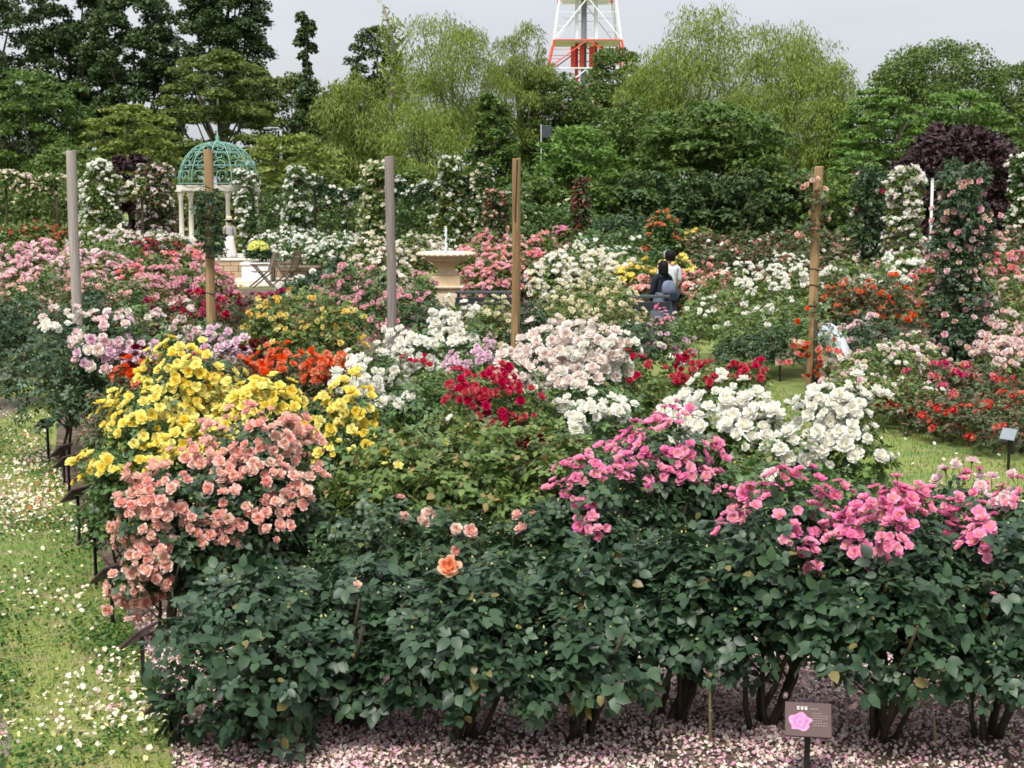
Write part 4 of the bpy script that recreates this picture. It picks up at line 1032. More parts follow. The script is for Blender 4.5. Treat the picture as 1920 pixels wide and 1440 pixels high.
# ------------------------------------------------------------------ rose bushes: clusters of one variety each
SEED = [100]
CL = {}
ANCH = {'fountain': (836, 27), 'gazebo': (412, 55), 'split brown post': (965, 19.6), 'silver-grey post': (733, 19.4), 'weathered grey post': (137, 18.4), 'reddish-tan post': (391, 19.2),
        'leaning tan post': (1526, 19), 'pink pillar rose': (1808, 19.75), 'walking couple': (1250, 25.7), 'white planter': (482, 43), 'dark red climber': (1090, 46), 'purple tree': (1795, 62), 'white plaque': (1268, 21.6)}
ORD = ['nearest', 'second nearest', 'third nearest', 'fourth nearest', 'fifth nearest', 'sixth nearest', 'seventh nearest', 'eighth nearest', 'ninth nearest', 'tenth nearest', 'farthest from']
ROWS = {'front_r2': ('leafy bush with sparse pink heads behind the pink ridge', 'pink pillar rose'), 'darkred': ('low velvety dark-red rose bush', 'silver-grey post'), 'lilac_s': ('bush of small lilac-pink roses', 'split brown post'),
        'red_mid': ('crimson-red bush before the blush-white roses', 'split brown post'), 'crimson_b': ('crimson and magenta rose bush', 'reddish-tan post'), 'salmon_b': ('pale salmon rose bush', 'weathered grey post'),
        'dark_l': ('dark flowerless bush by the side path', 'weathered grey post'), 'pink_b': ('clear rose-pink bush behind the crimson ones', 'reddish-tan post'), 'pinkscatter': ('loose bush with spaced shell-pink roses', 'silver-grey post'),
        'cream_b': ('bush with many small cream roses', 'split brown post'), 'greens_b': ('dark flowerless bush before the fountain', 'split brown post'), 'dark_under': ('dark shaded bush under the light-green shrubs', 'leaning tan post'),
        'white_bk': ('white-topped bush behind the orange-red ones', 'pink pillar rose'), 'orange_bk': ('tall bush with orange-red roses', 'leaning tan post'), 'dark_r': ('dark leafy bush behind the crouching visitor', 'pink pillar rose'),
        'pale_r': ('sprawling bush with small cream and pink roses', 'pink pillar rose'), 'rosered_r': ('deep pink-red rose bush', 'leaning tan post'), 'pink_r2': ('brighter pink shrub behind the pale pink one', 'leaning tan post'),
        'pinkmass': ('massed pale pink rose bush in the far bed', 'weathered grey post'), 'redfar': ('bright red bush below the rose garland', 'gazebo'), 'whitefar': ('white and blush bush of the far row', 'gazebo'), 'greenfar': ('plain green bush in the far pink rows', 'gazebo'),
        'darkredfar': ('dark-red flowered far bush', 'gazebo'), 'pinkfar2': ('rose-pink bush before the gazebo steps', 'gazebo'), 'whiterow': ('dark hedge bush flecked with white roses', 'white planter'), 'creamfar': ('far bush of cream and blush roses', 'fountain'),
        'coral': ('coral-pink heaped bush behind the fountain', 'fountain'), 'magfar': ('far bush of magenta-pink roses', 'fountain'), 'creamw': ('mound of massed creamy white roses', 'walking couple'), 'yelfar': ('bright yellow bush by the couple', 'fountain'),
        'pinkcouple': ('dusty pink and coral bush', 'walking couple'), 'darkgr': ('dark green bush almost without flowers', 'dark red climber'), 'mixedfar': ('rusty green bush with small pale flowers', 'walking couple'), 'mixed_r': ('far bush with salmon and white flowers', 'pink pillar rose'),
        'greenfront': ('deep green bush beside the terrace', 'white planter')}
def cluster(key, label, tone, variety, nb, spots, group=None, patches=None, pv=None, ps=None, **kw):
    """spots: (photo column, photo row of the top, distance, width in metres)"""
    out = []
    labels = label if isinstance(label, list) else [label] * len(spots)
    if key in ROWS and not isinstance(label, list):
        base, anc = ROWS[key]; ap = at(ANCH[anc][0], 430, ANCH[anc][1])
        dist = [math.hypot(at(px, top, d).x - ap.x, d - ap.y) for (px, top, d, W) in spots]; rank = sorted(range(len(spots)), key=lambda i: dist[i])
        labels = [None] * len(spots); group = group or label
        for k_, i_ in enumerate(rank):
            o_ = ORD[k_] if not (k_ == len(spots) - 1 and len(spots) > 1) else 'farthest from'
            labels[i_] = base + ', ' + o_ + (' the ' if o_.startswith('farthest') else ' to the ') + anc
    if len(spots) > 1 and group is None: group = labels[0]
    lows = kw.pop('low', .30); lows = lows if isinstance(lows, list) else [lows] * len(spots)
    for (px, top, d, W), label, lw_ in zip(spots, labels, lows):
        SEED[0] += 1; kw['low'] = lw_
        a = at(px, top, d)
        H = max(.35, a.z)
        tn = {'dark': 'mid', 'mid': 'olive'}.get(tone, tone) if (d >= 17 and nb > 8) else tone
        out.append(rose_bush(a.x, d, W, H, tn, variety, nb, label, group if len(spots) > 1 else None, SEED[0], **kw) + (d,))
    CL[key] = out
    if patches:
        patch_blooms(out, pv or variety, patches, SEED[0] * 3, ps or kw.get('bscale', 1.0))
    return out

# foremost row
cluster('front_l', ['foremost dark leafy bush at the bed corner beside the lowest plaques', 'foremost dark leafy bush without flowers next to the corner bush', 'foremost dark leafy bush bearing one large apricot rose on its top', 'foremost dark leafy bush between the apricot rose and the bamboo stake', 'foremost dark leafy bush next to the pink-topped ones'], 'front', 'peach', 0,
        [(470, 1062, 7.22, .94), (655, 1050, 7.45, .90), (870, 1046, 7.22, .95), (1085, 1030, 7.25, .90), (1262, 1005, 7.5, .84)], 'dark leafy bushes of the foremost row', leafobj=290, dens=1.05, low=[.08, .21, .21, .21, .21])
r3 = CL['front_l'][2][0]; add_bloom(r3, 'apricot', at(842, 1064, 7.02) - r3.location, (0, -.75, .6), .118, random.Random(1))
patch_blooms(CL['front_l'], 'peach', [(672, 1100, 3, 3, 1)], 4, .7)
cluster('front_pink', ['pink-topped foremost bush next to the flowerless ones', 'pink-topped foremost bush right behind the plaque with a pink rose', 'pink-topped foremost bush at the end of the row by the short stake'], 'front', 'pink', 0,
        [(1440, 935, 7.42, .95), (1660, 965, 7.22, .98), (1870, 985, 7.2, .95)], 'pink-topped bushes of the foremost row', leafobj=290, dens=1.05, low=.24,
        patches=[(1395,935,48,40,30),(1470,920,60,30,34),(1560,950,60,34,46),(1640,955,60,36,44),(1700,960,60,34,44),(1770,960,60,36,44),(1830,1000,46,36,34),(1640,1020,48,34,22),(1515,1058,14,16,5),(1500,990,50,34,10),
                 (1660,1040,20,20,6),(1860,1040,14,16,4),(1870,1112,6,6,1),(1385,985,40,25,6),(1590,1010,50,24,12)])
patch_blooms(CL['front_pink'], 'palepink', [(1475,1293,10,14,2),(1527,1268,10,10,1),(1595,1315,10,10,1)], 8, .7)
cluster('front_r2', 'leafy bush with sparse pale and pink heads behind the pink ridge', 'dark', ['pink', 'white'], 0,
        [(1800, 905, 8.75, .9), (1925, 925, 8.5, .8)], patches=[(1765,875,22,16,5),(1815,872,24,18,6),(1900,892,24,20,8),(1895,935,34,18,6),(1830,905,40,20,6),(1900,960,34,14,5)], pv=['pink', 'pink', 'palepink'])
# peach mass
cluster('peach', ['broadest peach-pink bush with a dome of roses before the lemon-yellow mass', 'narrow peach-pink bush cascading to the grass beside the plaques', 'peach-pink bush between the cascading one and the broad dome'], 'dark', 'peach', 0,
        [(475, 800, 9.25, 1.0), (312, 900, 8.75, .50), (400, 880, 9.0, .72)], 'peach-pink bushes', leafobj=120,
        patches=[(485,810,90,34,64),(540,825,44,40,36),(400,870,70,44,60),(290,910,56,40,50),(275,970,46,50,60),(275,1040,44,46,46),(350,965,16,24,8),(390,985,48,22,24),(450,985,34,18,14),(520,965,46,32,38),(545,935,26,20,16),
                 (265,1110,30,26,16),(230,1110,30,22,14),(590,890,30,26,12),(430,930,24,18,7),(300,1000,30,60,30),(480,870,70,20,20)])
cluster('peach_s', ['dark-leaved bush with stray peach blooms beside the peach-pink dome', 'dark-leaved bush with stray peach blooms right behind the apricot rose', 'dark-leaved bush with faded peach blooms next to the smallest bright pink bush'], 'dark', 'peach', 0,
        [(690, 935, 8.75, .95), (850, 965, 8.7, .85), (1010, 960, 8.75, .8)], leafobj=100,
        patches=[(755,895,22,18,3),(740,958,10,18,2),(803,990,18,20,4),(868,1015,18,22,4),(975,898,22,14,3),(985,975,20,20,3)], pv=['peach', 'salmon'])
# yellow mass
cluster('yellow', ['lemon-yellow bush on the grass side above the plaques', 'tallest lemon-yellow bush, peaking before the lilac roses', 'lemon-yellow bush between the tallest one and the white roses, before the orange ones', 'separate lemon-yellow bush beside the white cluster roses', 'small low lemon-yellow bush at the bed edge by the plaques', 'lemon-yellow bush directly behind the peach-pink dome'], 'mid', 'yellow', 0,
        [(275, 745, 10.3, .80), (345, 655, 11.0, .95), (475, 725, 10.6, .95), (655, 735, 10.4, .75), (215, 855, 10.0, .42), (370, 790, 10.0, .85)], 'lemon-yellow rose bushes', bscale=.96, leafobj=40,
        patches=[(325,680,56,36,46),(340,730,80,40,60),(240,770,56,42,46),(230,800,40,30,20),(420,740,70,34,50),(500,745,70,34,46),(540,735,40,28,20),(330,820,80,46,60),(300,860,60,26,16),(350,800,60,60,34),(420,790,40,34,26),
                 (660,745,52,34,36),(640,790,56,34,34),(610,840,30,30,14),(190,862,34,20,14),(150,890,26,20,10),(690,830,40,34,10),(460,770,60,20,16)])
# green leafy heart of the bed
cluster('green_heart', ['olive-green bush with a few yellow heads next to the separate lemon-yellow bush', 'olive-green leafy bush in front of the crimson-red roses', 'olive-green leafy bush with dark red heads beside the bright pink roses', 'small olive-green bush beside the peach-pink dome'], 'olive', 'cream', 3,
        [(745, 800, 9.7, 1.0), (890, 790, 9.6, 1.0), (1030, 800, 9.5, .95), (600, 880, 9.6, .7)], 'olive-green leafy bushes in the heart of the bed', leafobj=80, dens=1.1)
cluster('green_heart2', ['green budded bush between the loose white heads and the bright pink roses', 'green budded bush under the broad white mass by the pink ridge', 'green budded bush below the tall white heads by the grass path'], 'mid', 'white', 2,
        [(1150, 815, 9.8, .9), (1420, 865, 9.2, .9), (1560, 885, 9.0, .85)], dens=1.05)
patch_blooms(CL['green_heart'], 'darkred', [(985,850,16,30,5),(1000,835,18,14,2)], 5); patch_blooms(CL['green_heart'], 'yellow', [(725,860,36,30,4),(830,838,4,4,1)], 6, .7)
patch_blooms(CL['green_heart'], 'white', [(848,790,8,8,1),(965,885,8,8,1)], 7, .8)
# orange and dark red behind the yellow
cluster('orange', ['vivid orange bush at the grass side behind the lemon-yellow ones', 'vivid orange bush just behind the tallest lemon-yellow bush', 'vivid orange bush in front of the golden-yellow bush', 'vivid orange bush next to the white cluster roses'], 'rust', 'orange', 6,
        [(245, 700, 11.7, .75), (415, 678, 12.0, .75), (525, 664, 12.2, .85), (615, 674, 12.0, .75)], 'orange rose bushes behind the yellow ones',
        patches=[(235,708,24,20,16),(330,695,26,16,9),(400,685,40,18,18),(470,695,30,16,14),(525,680,50,20,34),(605,690,46,22,34),(640,705,24,20,10)])
cluster('darkred', 'low bush of velvety dark-red roses between the orange and lilac ones', 'rust', 'darkred', 6,
        [(255, 680, 13.0, .8), (455, 665, 13.2, .85), (520, 668, 13.3, .7)], patches=[(245,692,34,18,16),(480,668,40,16,20),(440,690,40,12,10),(195,800,18,20,4)], bscale=1.05)
cluster('lilac', ['lilac-pink bush just behind the tallest lemon-yellow bush', 'lilac-pink bush next to the large pale pink roses', 'lilac-pink bush beside the velvety dark-red roses'], 'dark', 'lilac', 4,
        [(415, 645, 13.8, .8), (295, 655, 13.9, .8), (480, 660, 14.0, .7)], bscale=1.15, patches=[(400,655,46,22,26),(425,672,40,16,16),(290,665,46,18,16),(255,655,30,20,10)])
cluster('pink_big', ['big dark-leaved bush overhanging the grass, with few pale roses and bare lower stems', 'dark-leaved bush crowded with large pale pink roses beside the lilac ones'], 'dark', 'palepink', 0,
        [(110, 598, 14.9, 1.25), (195, 600, 14.3, .95)], patches=[(215,620,22,34,14),(218,650,20,22,10),(185,640,40,40,20),(170,655,34,24,12),(180,672,26,14,6),(85,600,14,10,2),(60,605,12,8,2),(130,610,40,24,8)], pv=['palepink', 'blush', 'palepink', 'lilac'], bscale=1.2, dens=1.1)
patch_blooms(CL['pink_big'], 'white', [(130,615,40,26,8),(195,590,16,8,3)], 12)
cluster('blush_back', ['pale blush bush right before the reddish-tan post', 'small pale blush bush on the golden-yellow side of the reddish-tan post', 'pale blush bush towards the weathered grey post'], 'mid', ['blush', 'palepink'], 10,
        [(325, 588, 16.0, .9), (385, 600, 15.8, .7), (235, 570, 16.6, .85)], patches=[(320,600,46,20,16),(385,610,26,20,8),(240,580,30,14,5)])
# whites of the middle
cluster('white_mid', ['white cluster-rose bush just behind the separate lemon-yellow bush', 'white cluster-rose bush at the foot of the dark silver-grey post', 'low white cluster-rose bush beside the vivid orange roses', 'tallest white cluster-rose bush, in front of the fountain', 'white cluster-rose bush next to the crimson-red roses'], 'mid', 'white', 10,
        [(690, 660, 12.6, .95), (770, 620, 14.2, .9), (640, 700, 11.9, .75), (850, 585, 15.2, .9), (790, 700, 11.8, .8)], 'white bushes in the middle of the bed', bscale=1.08,
        patches=[(690,700,60,34,34),(740,640,60,26,34),(810,620,30,30,18),(850,580,46,34,34),(880,560,30,20,12),(660,735,40,24,14),(790,690,40,22,18),(720,740,40,24,18),(870,635,34,20,12),(760,670,40,20,14)])
cluster('blush_mid', ['blush-white bush at the foot of the split brown post', 'blush-white bush on the side of the grass path', 'blush-white bush next to the small lilac roses', 'lowest blush-white bush above the loose white heads'], 'mid', 'blush', 8,
        [(1030, 622, 12.9, 1.0), (1115, 635, 12.4, .85), (960, 680, 12.2, .8), (1090, 700, 11.6, .85)], 'blush-white bushes in the middle of the bed', bscale=1.12,
        patches=[(1030,640,70,26,44),(1100,640,56,28,36),(1010,690,56,34,38),(1085,690,66,30,40),(960,690,40,34,18),(1120,680,40,26,20),(1080,715,40,20,14),(1000,730,40,20,10),(1050,665,90,30,40)])
patch_blooms(CL['blush_mid'], 'white', [(1140,660,40,30,18),(1100,715,60,22,18)], 17, 1.1)
cluster('lilac_s', 'bush of small lilac-pink roses between the white masses', 'mid', 'lilac', 8, [(865, 668, 13.0, .75), (900, 640, 14.5, .7)], bscale=.8, patches=[(860,680,60,16,34),(930,650,24,16,8)])
cluster('red_mid', 'bush of crimson-red roses in front of the blush-white mass', 'olive', 'red', 5,
        [(905, 705, 11.3, .95), (810, 690, 12.4, .6), (985, 725, 11.2, .7)], patches=[(905,722,50,24,30),(880,745,40,26,14),(930,755,80,45,26),(800,690,16,28,12),(950,775,60,26,10),(945,690,14,12,3),(935,735,30,30,12)], bscale=.95)
cluster('white_low', 'bush with loose heads of pure white roses beside the pink ridge', 'mid', 'white', 4,
        [(1120, 758, 11.0, .9)], patches=[(1080,780,22,22,10),(1120,765,30,20,10),(1165,765,20,22,8),(1100,800,36,14,5)], bscale=1.05)
cluster('pink_mid', ['tallest bright pink bush, rising right before the broad white mass', 'bright pink bush between the tallest one and the olive-green leaves', 'smallest bright pink bush behind the flowerless foremost bushes'], 'dark', 'pink', 0,
        [(1240, 800, 9.3, .85), (1150, 865, 8.9, .7), (1090, 880, 8.6, .6)], 'bright pink bushes before the white mass', leafobj=60,
        patches=[(1185,815,40,40,34),(1245,795,26,26,18),(1215,850,60,34,40),(1310,860,46,34,36),(1230,895,44,20,16),(1310,895,40,20,12),(1070,890,26,26,14),(1040,930,18,22,7),(1092,965,24,40,16),(1105,885,24,20,8),(1160,870,40,24,14)])
cluster('white_r', ['broadest pure white bush, behind the tallest bright pink bush', 'pure white bush between the broad one and the leaning post', 'pure white bush right before the leaning tan post on the grass path', 'lower pure white bush with green gaps behind the pink ridge'], 'light', 'white', 2,
        [(1335, 738, 10.6, .95), (1430, 762, 10.4, .7), (1570, 735, 10.0, .72), (1470, 810, 9.8, .75)], 'pure white bushes beside the grass path', bscale=1.15,
        patches=[(1340,750,66,30,56),(1310,790,50,30,30),(1390,780,40,30,22),(1445,805,30,40,26),(1455,830,30,24,18),(1575,745,46,30,36),(1545,790,40,36,36),(1570,830,36,34,30),(1600,770,24,30,14),(1525,855,26,16,9),(1660,866,18,14,4),(1370,830,40,16,6)])
cluster('red_r', ['crimson spray bush next to the blush-white roses', 'crimson spray bush behind the broadest pure white bush', 'small crimson bush with the densest heads at the grass path', 'low crimson spray bush between its crimson neighbours'], 'olive', 'red', 4,
        [(1190, 690, 13.2, .8), (1310, 680, 13.6, .85), (1390, 672, 13.9, .6), (1250, 700, 13.4, .7)], 'crimson bushes by the grass path',
        patches=[(1190,705,36,18,22),(1310,705,40,28,26),(1395,690,32,18,22),(1205,665,14,8,3),(1260,690,40,20,6)])

# ---- bed behind: up to the fountain and the posts
cluster('yellow_b', ['broadest golden-yellow dotted bush behind the vivid orange roses', 'smaller golden-yellow dotted bush on the side of the dark silver-grey post', 'smaller golden-yellow dotted bush next to the crimson roses'], 'mid', 'gold', 20,
        [(560, 535, 18.6, 1.35), (630, 565, 18.2, .8), (500, 560, 18.4, .8)], 'golden-yellow bushes', topness=-.35, clus=2, dens=1.1)
cluster('crimson_b', 'bush thick with crimson and magenta roses around the reddish-tan post', 'rust', ['magenta', 'red'], 44,
        [(350, 548, 20.3, 1.2), (450, 550, 20.2, 1.2), (520, 548, 20.6, .9), (290, 560, 20.0, 1.0)], topness=-.1)
cluster('salmon_b', 'bush with pale salmon roses in the bed behind the weathered grey post', 'dark', 'salmon', 40,
        [(30, 530, 21.5, 1.1), (85, 505, 23.0, 1.2), (175, 515, 23.2, 1.1), (240, 520, 22.6, .9)], topness=0)
cluster('dark_l', 'dark leafy bush without flowers beside the side path', 'dark', None, 0, [(45, 548, 18.8, 1.3), (-10, 560, 18.4, 1.0), (170, 535, 21.8, 1.0)], dens=1.1)
cluster('pink_b', 'bush of clear rose-pink blooms behind the crimson bushes', 'mid', 'rosepink', 56,
        [(330, 495, 24.6, 1.3), (270, 520, 23.8, 1.1), (400, 508, 24.4, .9), (375, 492, 25.2, 1.0)], topness=-.1)
cluster('orange_b', 'small bush with yellow-orange roses before the white planter', 'mid', ['gold', 'orange'], 26, [(418, 515, 24.8, .55)], topness=-.1)
cluster('pinkscatter', 'loose bush with well-spaced shell-pink roses beside the dark silver-grey post', 'dark', 'rosepink', 30,
        [(650, 492, 22.8, 1.1), (700, 505, 22.2, .9), (780, 515, 22.0, .8), (620, 520, 23.2, .8), (745, 540, 21.0, .8)], topness=-.4, clus=2)
cluster('cream_b', 'bush with many small cream roses behind the blush-white mass', 'olive', 'cream', 46,
        [(1110, 505, 22.0, 1.25), (1050, 560, 20.6, .9), (1150, 540, 20.8, .9), (920, 560, 20.4, .9)], topness=-.3, clus=2, bscale=.95)
cluster('greens_b', 'dark green bush without flowers in front of the fountain', 'dark', 'white', 4, [(990, 565, 20.2, .8), (810, 560, 20.8, .8), (1180, 600, 20.0, .8)], 'dark flowerless bushes by the fountain')
cluster('mauve_b', 'bush with mauve-pink open roses in front of the walking couple', 'dark', 'lilac', 22, [(1245, 590, 20.4, .85)], topness=-.3, clus=2, bscale=.85)
patch_blooms(CL['mauve_b'], 'pink', [(1230,570,24,14,8),(1250,600,30,20,8)], 41, .9)
cluster('green_shrub', ['light-green shrub with white crown on the side of the walking couple', 'light-green shrub most thickly crowned with white, near the leaning post', 'low light-green shrub with stray white heads behind the mauve-pink bush', 'light-green shrub in front of the white-crowned ones', 'light-green shrub right beside the leaning tan post'], 'light', 'white', 8,
        [(1370, 505, 23.4, 1.5), (1470, 492, 23.0, 1.5), (1325, 560, 22.8, 1.1), (1430, 570, 21.8, 1.3), (1500, 555, 21.6, .9)], dens=1.1, topness=-.2, clus=2, bscale=.9,
        patches=[(1430,520,60,26,60),(1480,500,40,20,30),(1400,500,50,18,26),(1490,530,26,22,20)])
cluster('dark_under', 'dark leafy bush in shade between the light-green shrub and the leaning post', 'dark', None, 0, [(1450, 600, 21.2, 1.2), (1390, 625, 21.4, .8)], dens=1.1)
cluster('white_bk', 'bush topped with white roses behind the orange-red ones', 'light', 'white', 46,
        [(1580, 485, 25.2, 1.2), (1650, 480, 25.4, 1.2), (1700, 472, 26.0, 1.0)], topness=.1)
cluster('orange_bk', 'tall bush with orange-red roses behind the leaning post', 'rust', 'orange', 26,
        [(1600, 520, 22.6, 1.1), (1660, 515, 22.8, 1.1), (1560, 515, 23.2, .8)], topness=-.25, clus=3)
cluster('dark_r', 'dark leafy bush behind the crouching visitor', 'dark', 'palepink', 5, [(1640, 590, 20.8, 1.2), (1590, 585, 22.2, .9)], dens=1.1)
cluster('pale_r', 'sprawling green bush with small cream and pale pink roses by the pink pillar rose', 'mid', ['cream', 'palepink', 'white'], 26,
        [(1650, 640, 18.6, 1.2), (1610, 690, 17.8, .9), (1700, 625, 19.0, 1.0), (1690, 705, 17.2, 1.0)], topness=-.4, clus=2, bscale=.85)
cluster('rosered_r', 'bush with deep pink-red roses in front of the pink pillar rose', 'rust', ['hotpink', 'hotpink', 'coral'], 34,
        [(1765, 678, 17.6, .9), (1835, 672, 17.8, .9)], topness=-.05, clus=4)
cluster('red_low_r', ['scarlet rose bush on the grass edge below the deep pink-red roses', 'scarlet rose bush between its neighbours on the grass edge above the pale plaque', 'scarlet rose bush right behind the pale grey plaque', 'small scarlet rose bush at the edge next to the pale pink sprawling bush', 'scarlet rose bush in the second row behind the pale grey plaque'], 'rust', 'scarlet', 24,
        [(1760, 745, 16.4, 1.0), (1840, 735, 15.9, 1.0), (1910, 745, 15.3, 1.0), (1700, 740, 16.9, .8), (1925, 700, 17.0, 1.0)], 'scarlet bushes along the grass path', topness=-.3, clus=4, low=.12, dens=1.1)
cluster('pink_r', ['tallest pale pink shrub beside the pink pillar rose', 'middle pale pink shrub in front of the tallest one', 'lowest pale pink shrub behind the deep pink-red roses'], 'mid', ['palepink', 'salmon', 'blush'], 90,
        [(1895, 520, 20.5, 1.2), (1905, 590, 19.4, 1.0), (1880, 640, 18.8, .8)], topness=-.4, bscale=.95)
cluster('pink_r2', 'shrub of brighter pink roses behind the pale pink shrub', 'mid', ['rosepink', 'coral'], 70,
        [(1885, 470, 24.0, 1.1), (1755, 485, 24.2, .8)], topness=-.3)

# ---- far beds
def far(key, label, tone, variety, nb, spots, **kw):
    return cluster(key, label, tone, variety, nb, spots, **kw)
far('pinkmass', 'bush of massed pale pink roses far behind the weathered grey post', 'mid', ['palepink', 'rosepink'], 130, [(20, 455, 31, 1.5), (80, 450, 32, 1.5), (50, 478, 28, 1.3), (130, 470, 29.5, 1.3), (200, 478, 28.5, 1.2)], topness=-.1)
far('redfar', 'bush of bright red roses in the farthest row below the rose garland', 'mid', 'scarlet', 90, [(15, 416, 42, 1.6), (70, 415, 42, 1.5), (115, 422, 41, 1.1)], topness=-.2)
far('whitefar', 'bush of white and blush roses in the far row below the pink arch', 'mid', ['blush', 'white', 'palepink'], 110, [(170, 425, 40, 1.4), (230, 428, 39, 1.4), (290, 430, 39, 1.3), (330, 440, 38, 1.2)], topness=-.1)
far('greenfar', 'plain green bush between the far pink rows', 'light', 'palepink', 10, [(190, 452, 34, 1.4), (245, 460, 33, 1.1)])
far('darkredfar', 'dark-red flowered bush below the gazebo', 'rust', ['darkred', 'red'], 70, [(270, 452, 34, 1.2), (310, 450, 34.5, 1.0)], topness=-.1)
far('pinkfar2', 'bush with rose-pink flowers in front of the gazebo steps', 'mid', ['rosepink', 'coral'], 80, [(290, 475, 30, 1.2), (340, 470, 31, 1.1), (365, 458, 33, 1.0), (240, 500, 27, 1.0)], topness=-.2)
far('whiterow', 'clipped dark hedge bush flecked with white roses beside the terrace', 'dark', 'white', 60, [(520, 430, 48, 1.5), (580, 432, 48, 1.4), (640, 435, 47, 1.4), (690, 440, 46, 1.2), (560, 445, 45, 1.5), (620, 450, 44, 1.4)], topness=-.4, clus=2)
far('creamfar', 'bush of cream and blush roses behind the dark silver-grey post', 'mid', ['cream', 'blush'], 80, [(690, 440, 36, 1.2), (770, 436, 38, 1.3), (720, 462, 32, 1.1), (800, 440, 40, 1.2)], topness=-.3, clus=3)
far('coral', 'bush heaped with coral-pink roses behind the fountain', 'mid', ['coral', 'rosepink'], 120, [(900, 445, 33, 1.3), (960, 440, 34, 1.3), (1010, 438, 34, 1.3), (920, 480, 30, 1.2), (990, 470, 30.5, 1.2), (870, 470, 31, 1.0)], topness=-.35)
far('magfar', 'bush of magenta-pink roses just behind the coral ones', 'mid', 'pink', 70, [(905, 430, 40, 1.2), (1050, 425, 40, .7)], topness=-.2)
far('creamw', 'mound of massed creamy white roses between the split post and the couple', 'light', ['cream', 'white'], 150, [(1070, 462, 31, 1.2), (1120, 468, 31, 1.1), (1030, 480, 30, .9), (1160, 480, 30.5, 1.0)], topness=.0)
far('yelfar', 'bush of bright yellow roses beside the walking couple', 'mid', ['yellow', 'gold'], 70, [(1200, 485, 29, 1.0), (1265, 480, 30, .8)], topness=-.1)
far('pinkcouple', 'bush with dusty pink and coral roses to the side of the walking couple', 'rust', ['coral', 'salmon'], 70, [(1290, 510, 27, 1.1), (1325, 500, 28, 1.0), (1200, 520, 26.5, 1.1)], topness=-.3)
far('darkgr', 'dark green bush almost without flowers below the climber with red roses', 'dark', 'white', 14, [(1110, 430, 42, 1.5), (1170, 428, 43, 1.5), (1100, 450, 36, 1.3), (1170, 455, 35, 1.4), (1230, 455, 36, 1.2)])
far('orangefar', 'upright bush topped with orange roses in front of the dense dark-green tree', 'dark', 'orange', 60, [(1240, 395, 40, 1.1)], topness=-.1)
far('mixedfar', 'rusty green bush with small white and coral flowers in front of the dense dark tree', 'rust', ['white', 'coral', 'cream'], 12, [(1320, 432, 40, 1.5), (1390, 430, 40, 1.5), (1460, 425, 41, 1.4), (1350, 455, 34, 1.4), (1420, 450, 34, 1.4), (1490, 445, 36, 1.3), (1550, 430, 40, 1.3), (1600, 440, 38, 1.3), (1580, 462, 32, 1.2), (1500, 470, 30, 1.2), (1320, 475, 31, 1.1)], topness=-.3, clus=2)
far('goldfar', 'yellow flowered shrub at the dark tree\'s foot', 'mid', 'gold', 60, [(1312, 425, 46, .9)], topness=-.2)
far('mixed_r', 'bush with salmon and white flowers between the pillar roses', 'rust', ['salmon', 'white', 'coral'], 70, [(1660, 445, 36, 1.3), (1720, 450, 34, 1.2), (1680, 470, 30, 1.2), (1900, 425, 38, 1.5), (1860, 440, 34, 1.2), (1740, 470, 29, 1.0)], topness=-.3, clus=3)
far('greenfront', 'deep green bush standing beside the terrace paving', 'dark', 'white', 8, [(600, 505, 30, 1.2), (650, 470, 36, 1.2), (555, 520, 28.5, .9)])

# ------------------------------------------------------------------ climbing roses on pillars, arches and hedges
class Column(Lobes):
    def __init__(s, W, H, seed, taper=.35, z0=.1):
        g = np.random.default_rng(seed); n = max(6, int(H / (W * .28))); C, Rr = [], []
        for i in range(n):
            v = i / (n - 1); w = W / 2 * (1 - taper * v) * g.uniform(.85, 1.15)
            for k in range(2):
                a = i * 2.1 + k * math.pi; C.append((math.cos(a) * w * .42, math.sin(a) * w * .42, z0 + (H - z0 - w * .6) * v + w * .3)); Rr.append(w * .66)
        s.C, s.R, s.flat, s.W, s.H = np.array(C), np.array(Rr), 1.0, W, H
class Path(Lobes):
    """lumps along a line, for swags, arches and hedges"""
    def __init__(s, pts, r, seed, step=.6):
        g = np.random.default_rng(seed); C, Rr = [], []
        for a, b in zip(pts, pts[1:]):
            a, b = Vector(a), Vector(b); n = max(1, int((b - a).length / (r * step)))
            for i in range(n + 1):
                q = a.lerp(b, i / n); rr = r * g.uniform(.75, 1.2); C.append(tuple(q + Vector(g.uniform(-.25, .25, 3) * r))); Rr.append(rr)
        s.C, s.R, s.flat, s.W, s.H = np.array(C), np.array(Rr), 1.0, 1, 1
def climber(px, top, d, W, tone, variety, nb, label, lob=None, taper=.35, name='climbing_rose', cat='climbing rose', support='obelisk', dens=1.0, group=None, topness=-.6, bscale=1.0, clus=3):
    SEED[0] += 1; a = at(px, top, d); H = a.z
    lob = lob or Column(W, H, SEED[0], taper)
    ar = float((lob.R ** 2).sum()) * 2.2
    root, _ = rose_bush(a.x, d, ar / 1.0, 1.0, tone, variety, nb, label, group, SEED[0], dens=dens, topness=topness, cat=cat, lob=lob, name=name, bscale=bscale, clus=clus, canes=False)
    if support == 'obelisk':
        for k in range(4):
            q = k * math.pi / 2 + .6
            MB().tube([(W * .32 * math.cos(q), W * .32 * math.sin(q), -.04), (W * .12 * math.cos(q), W * .12 * math.sin(q), H * .97)], .018, 5).build('support_rod', M_BLK, root)
    elif support == 'stem':
        MB().tube([(0, 0, -.05), (.03, .02, H * .4), (0, 0, H * .8)], [.05, .04, .02], 6).build('cane', CANE, root, True)
    return root, lob, d
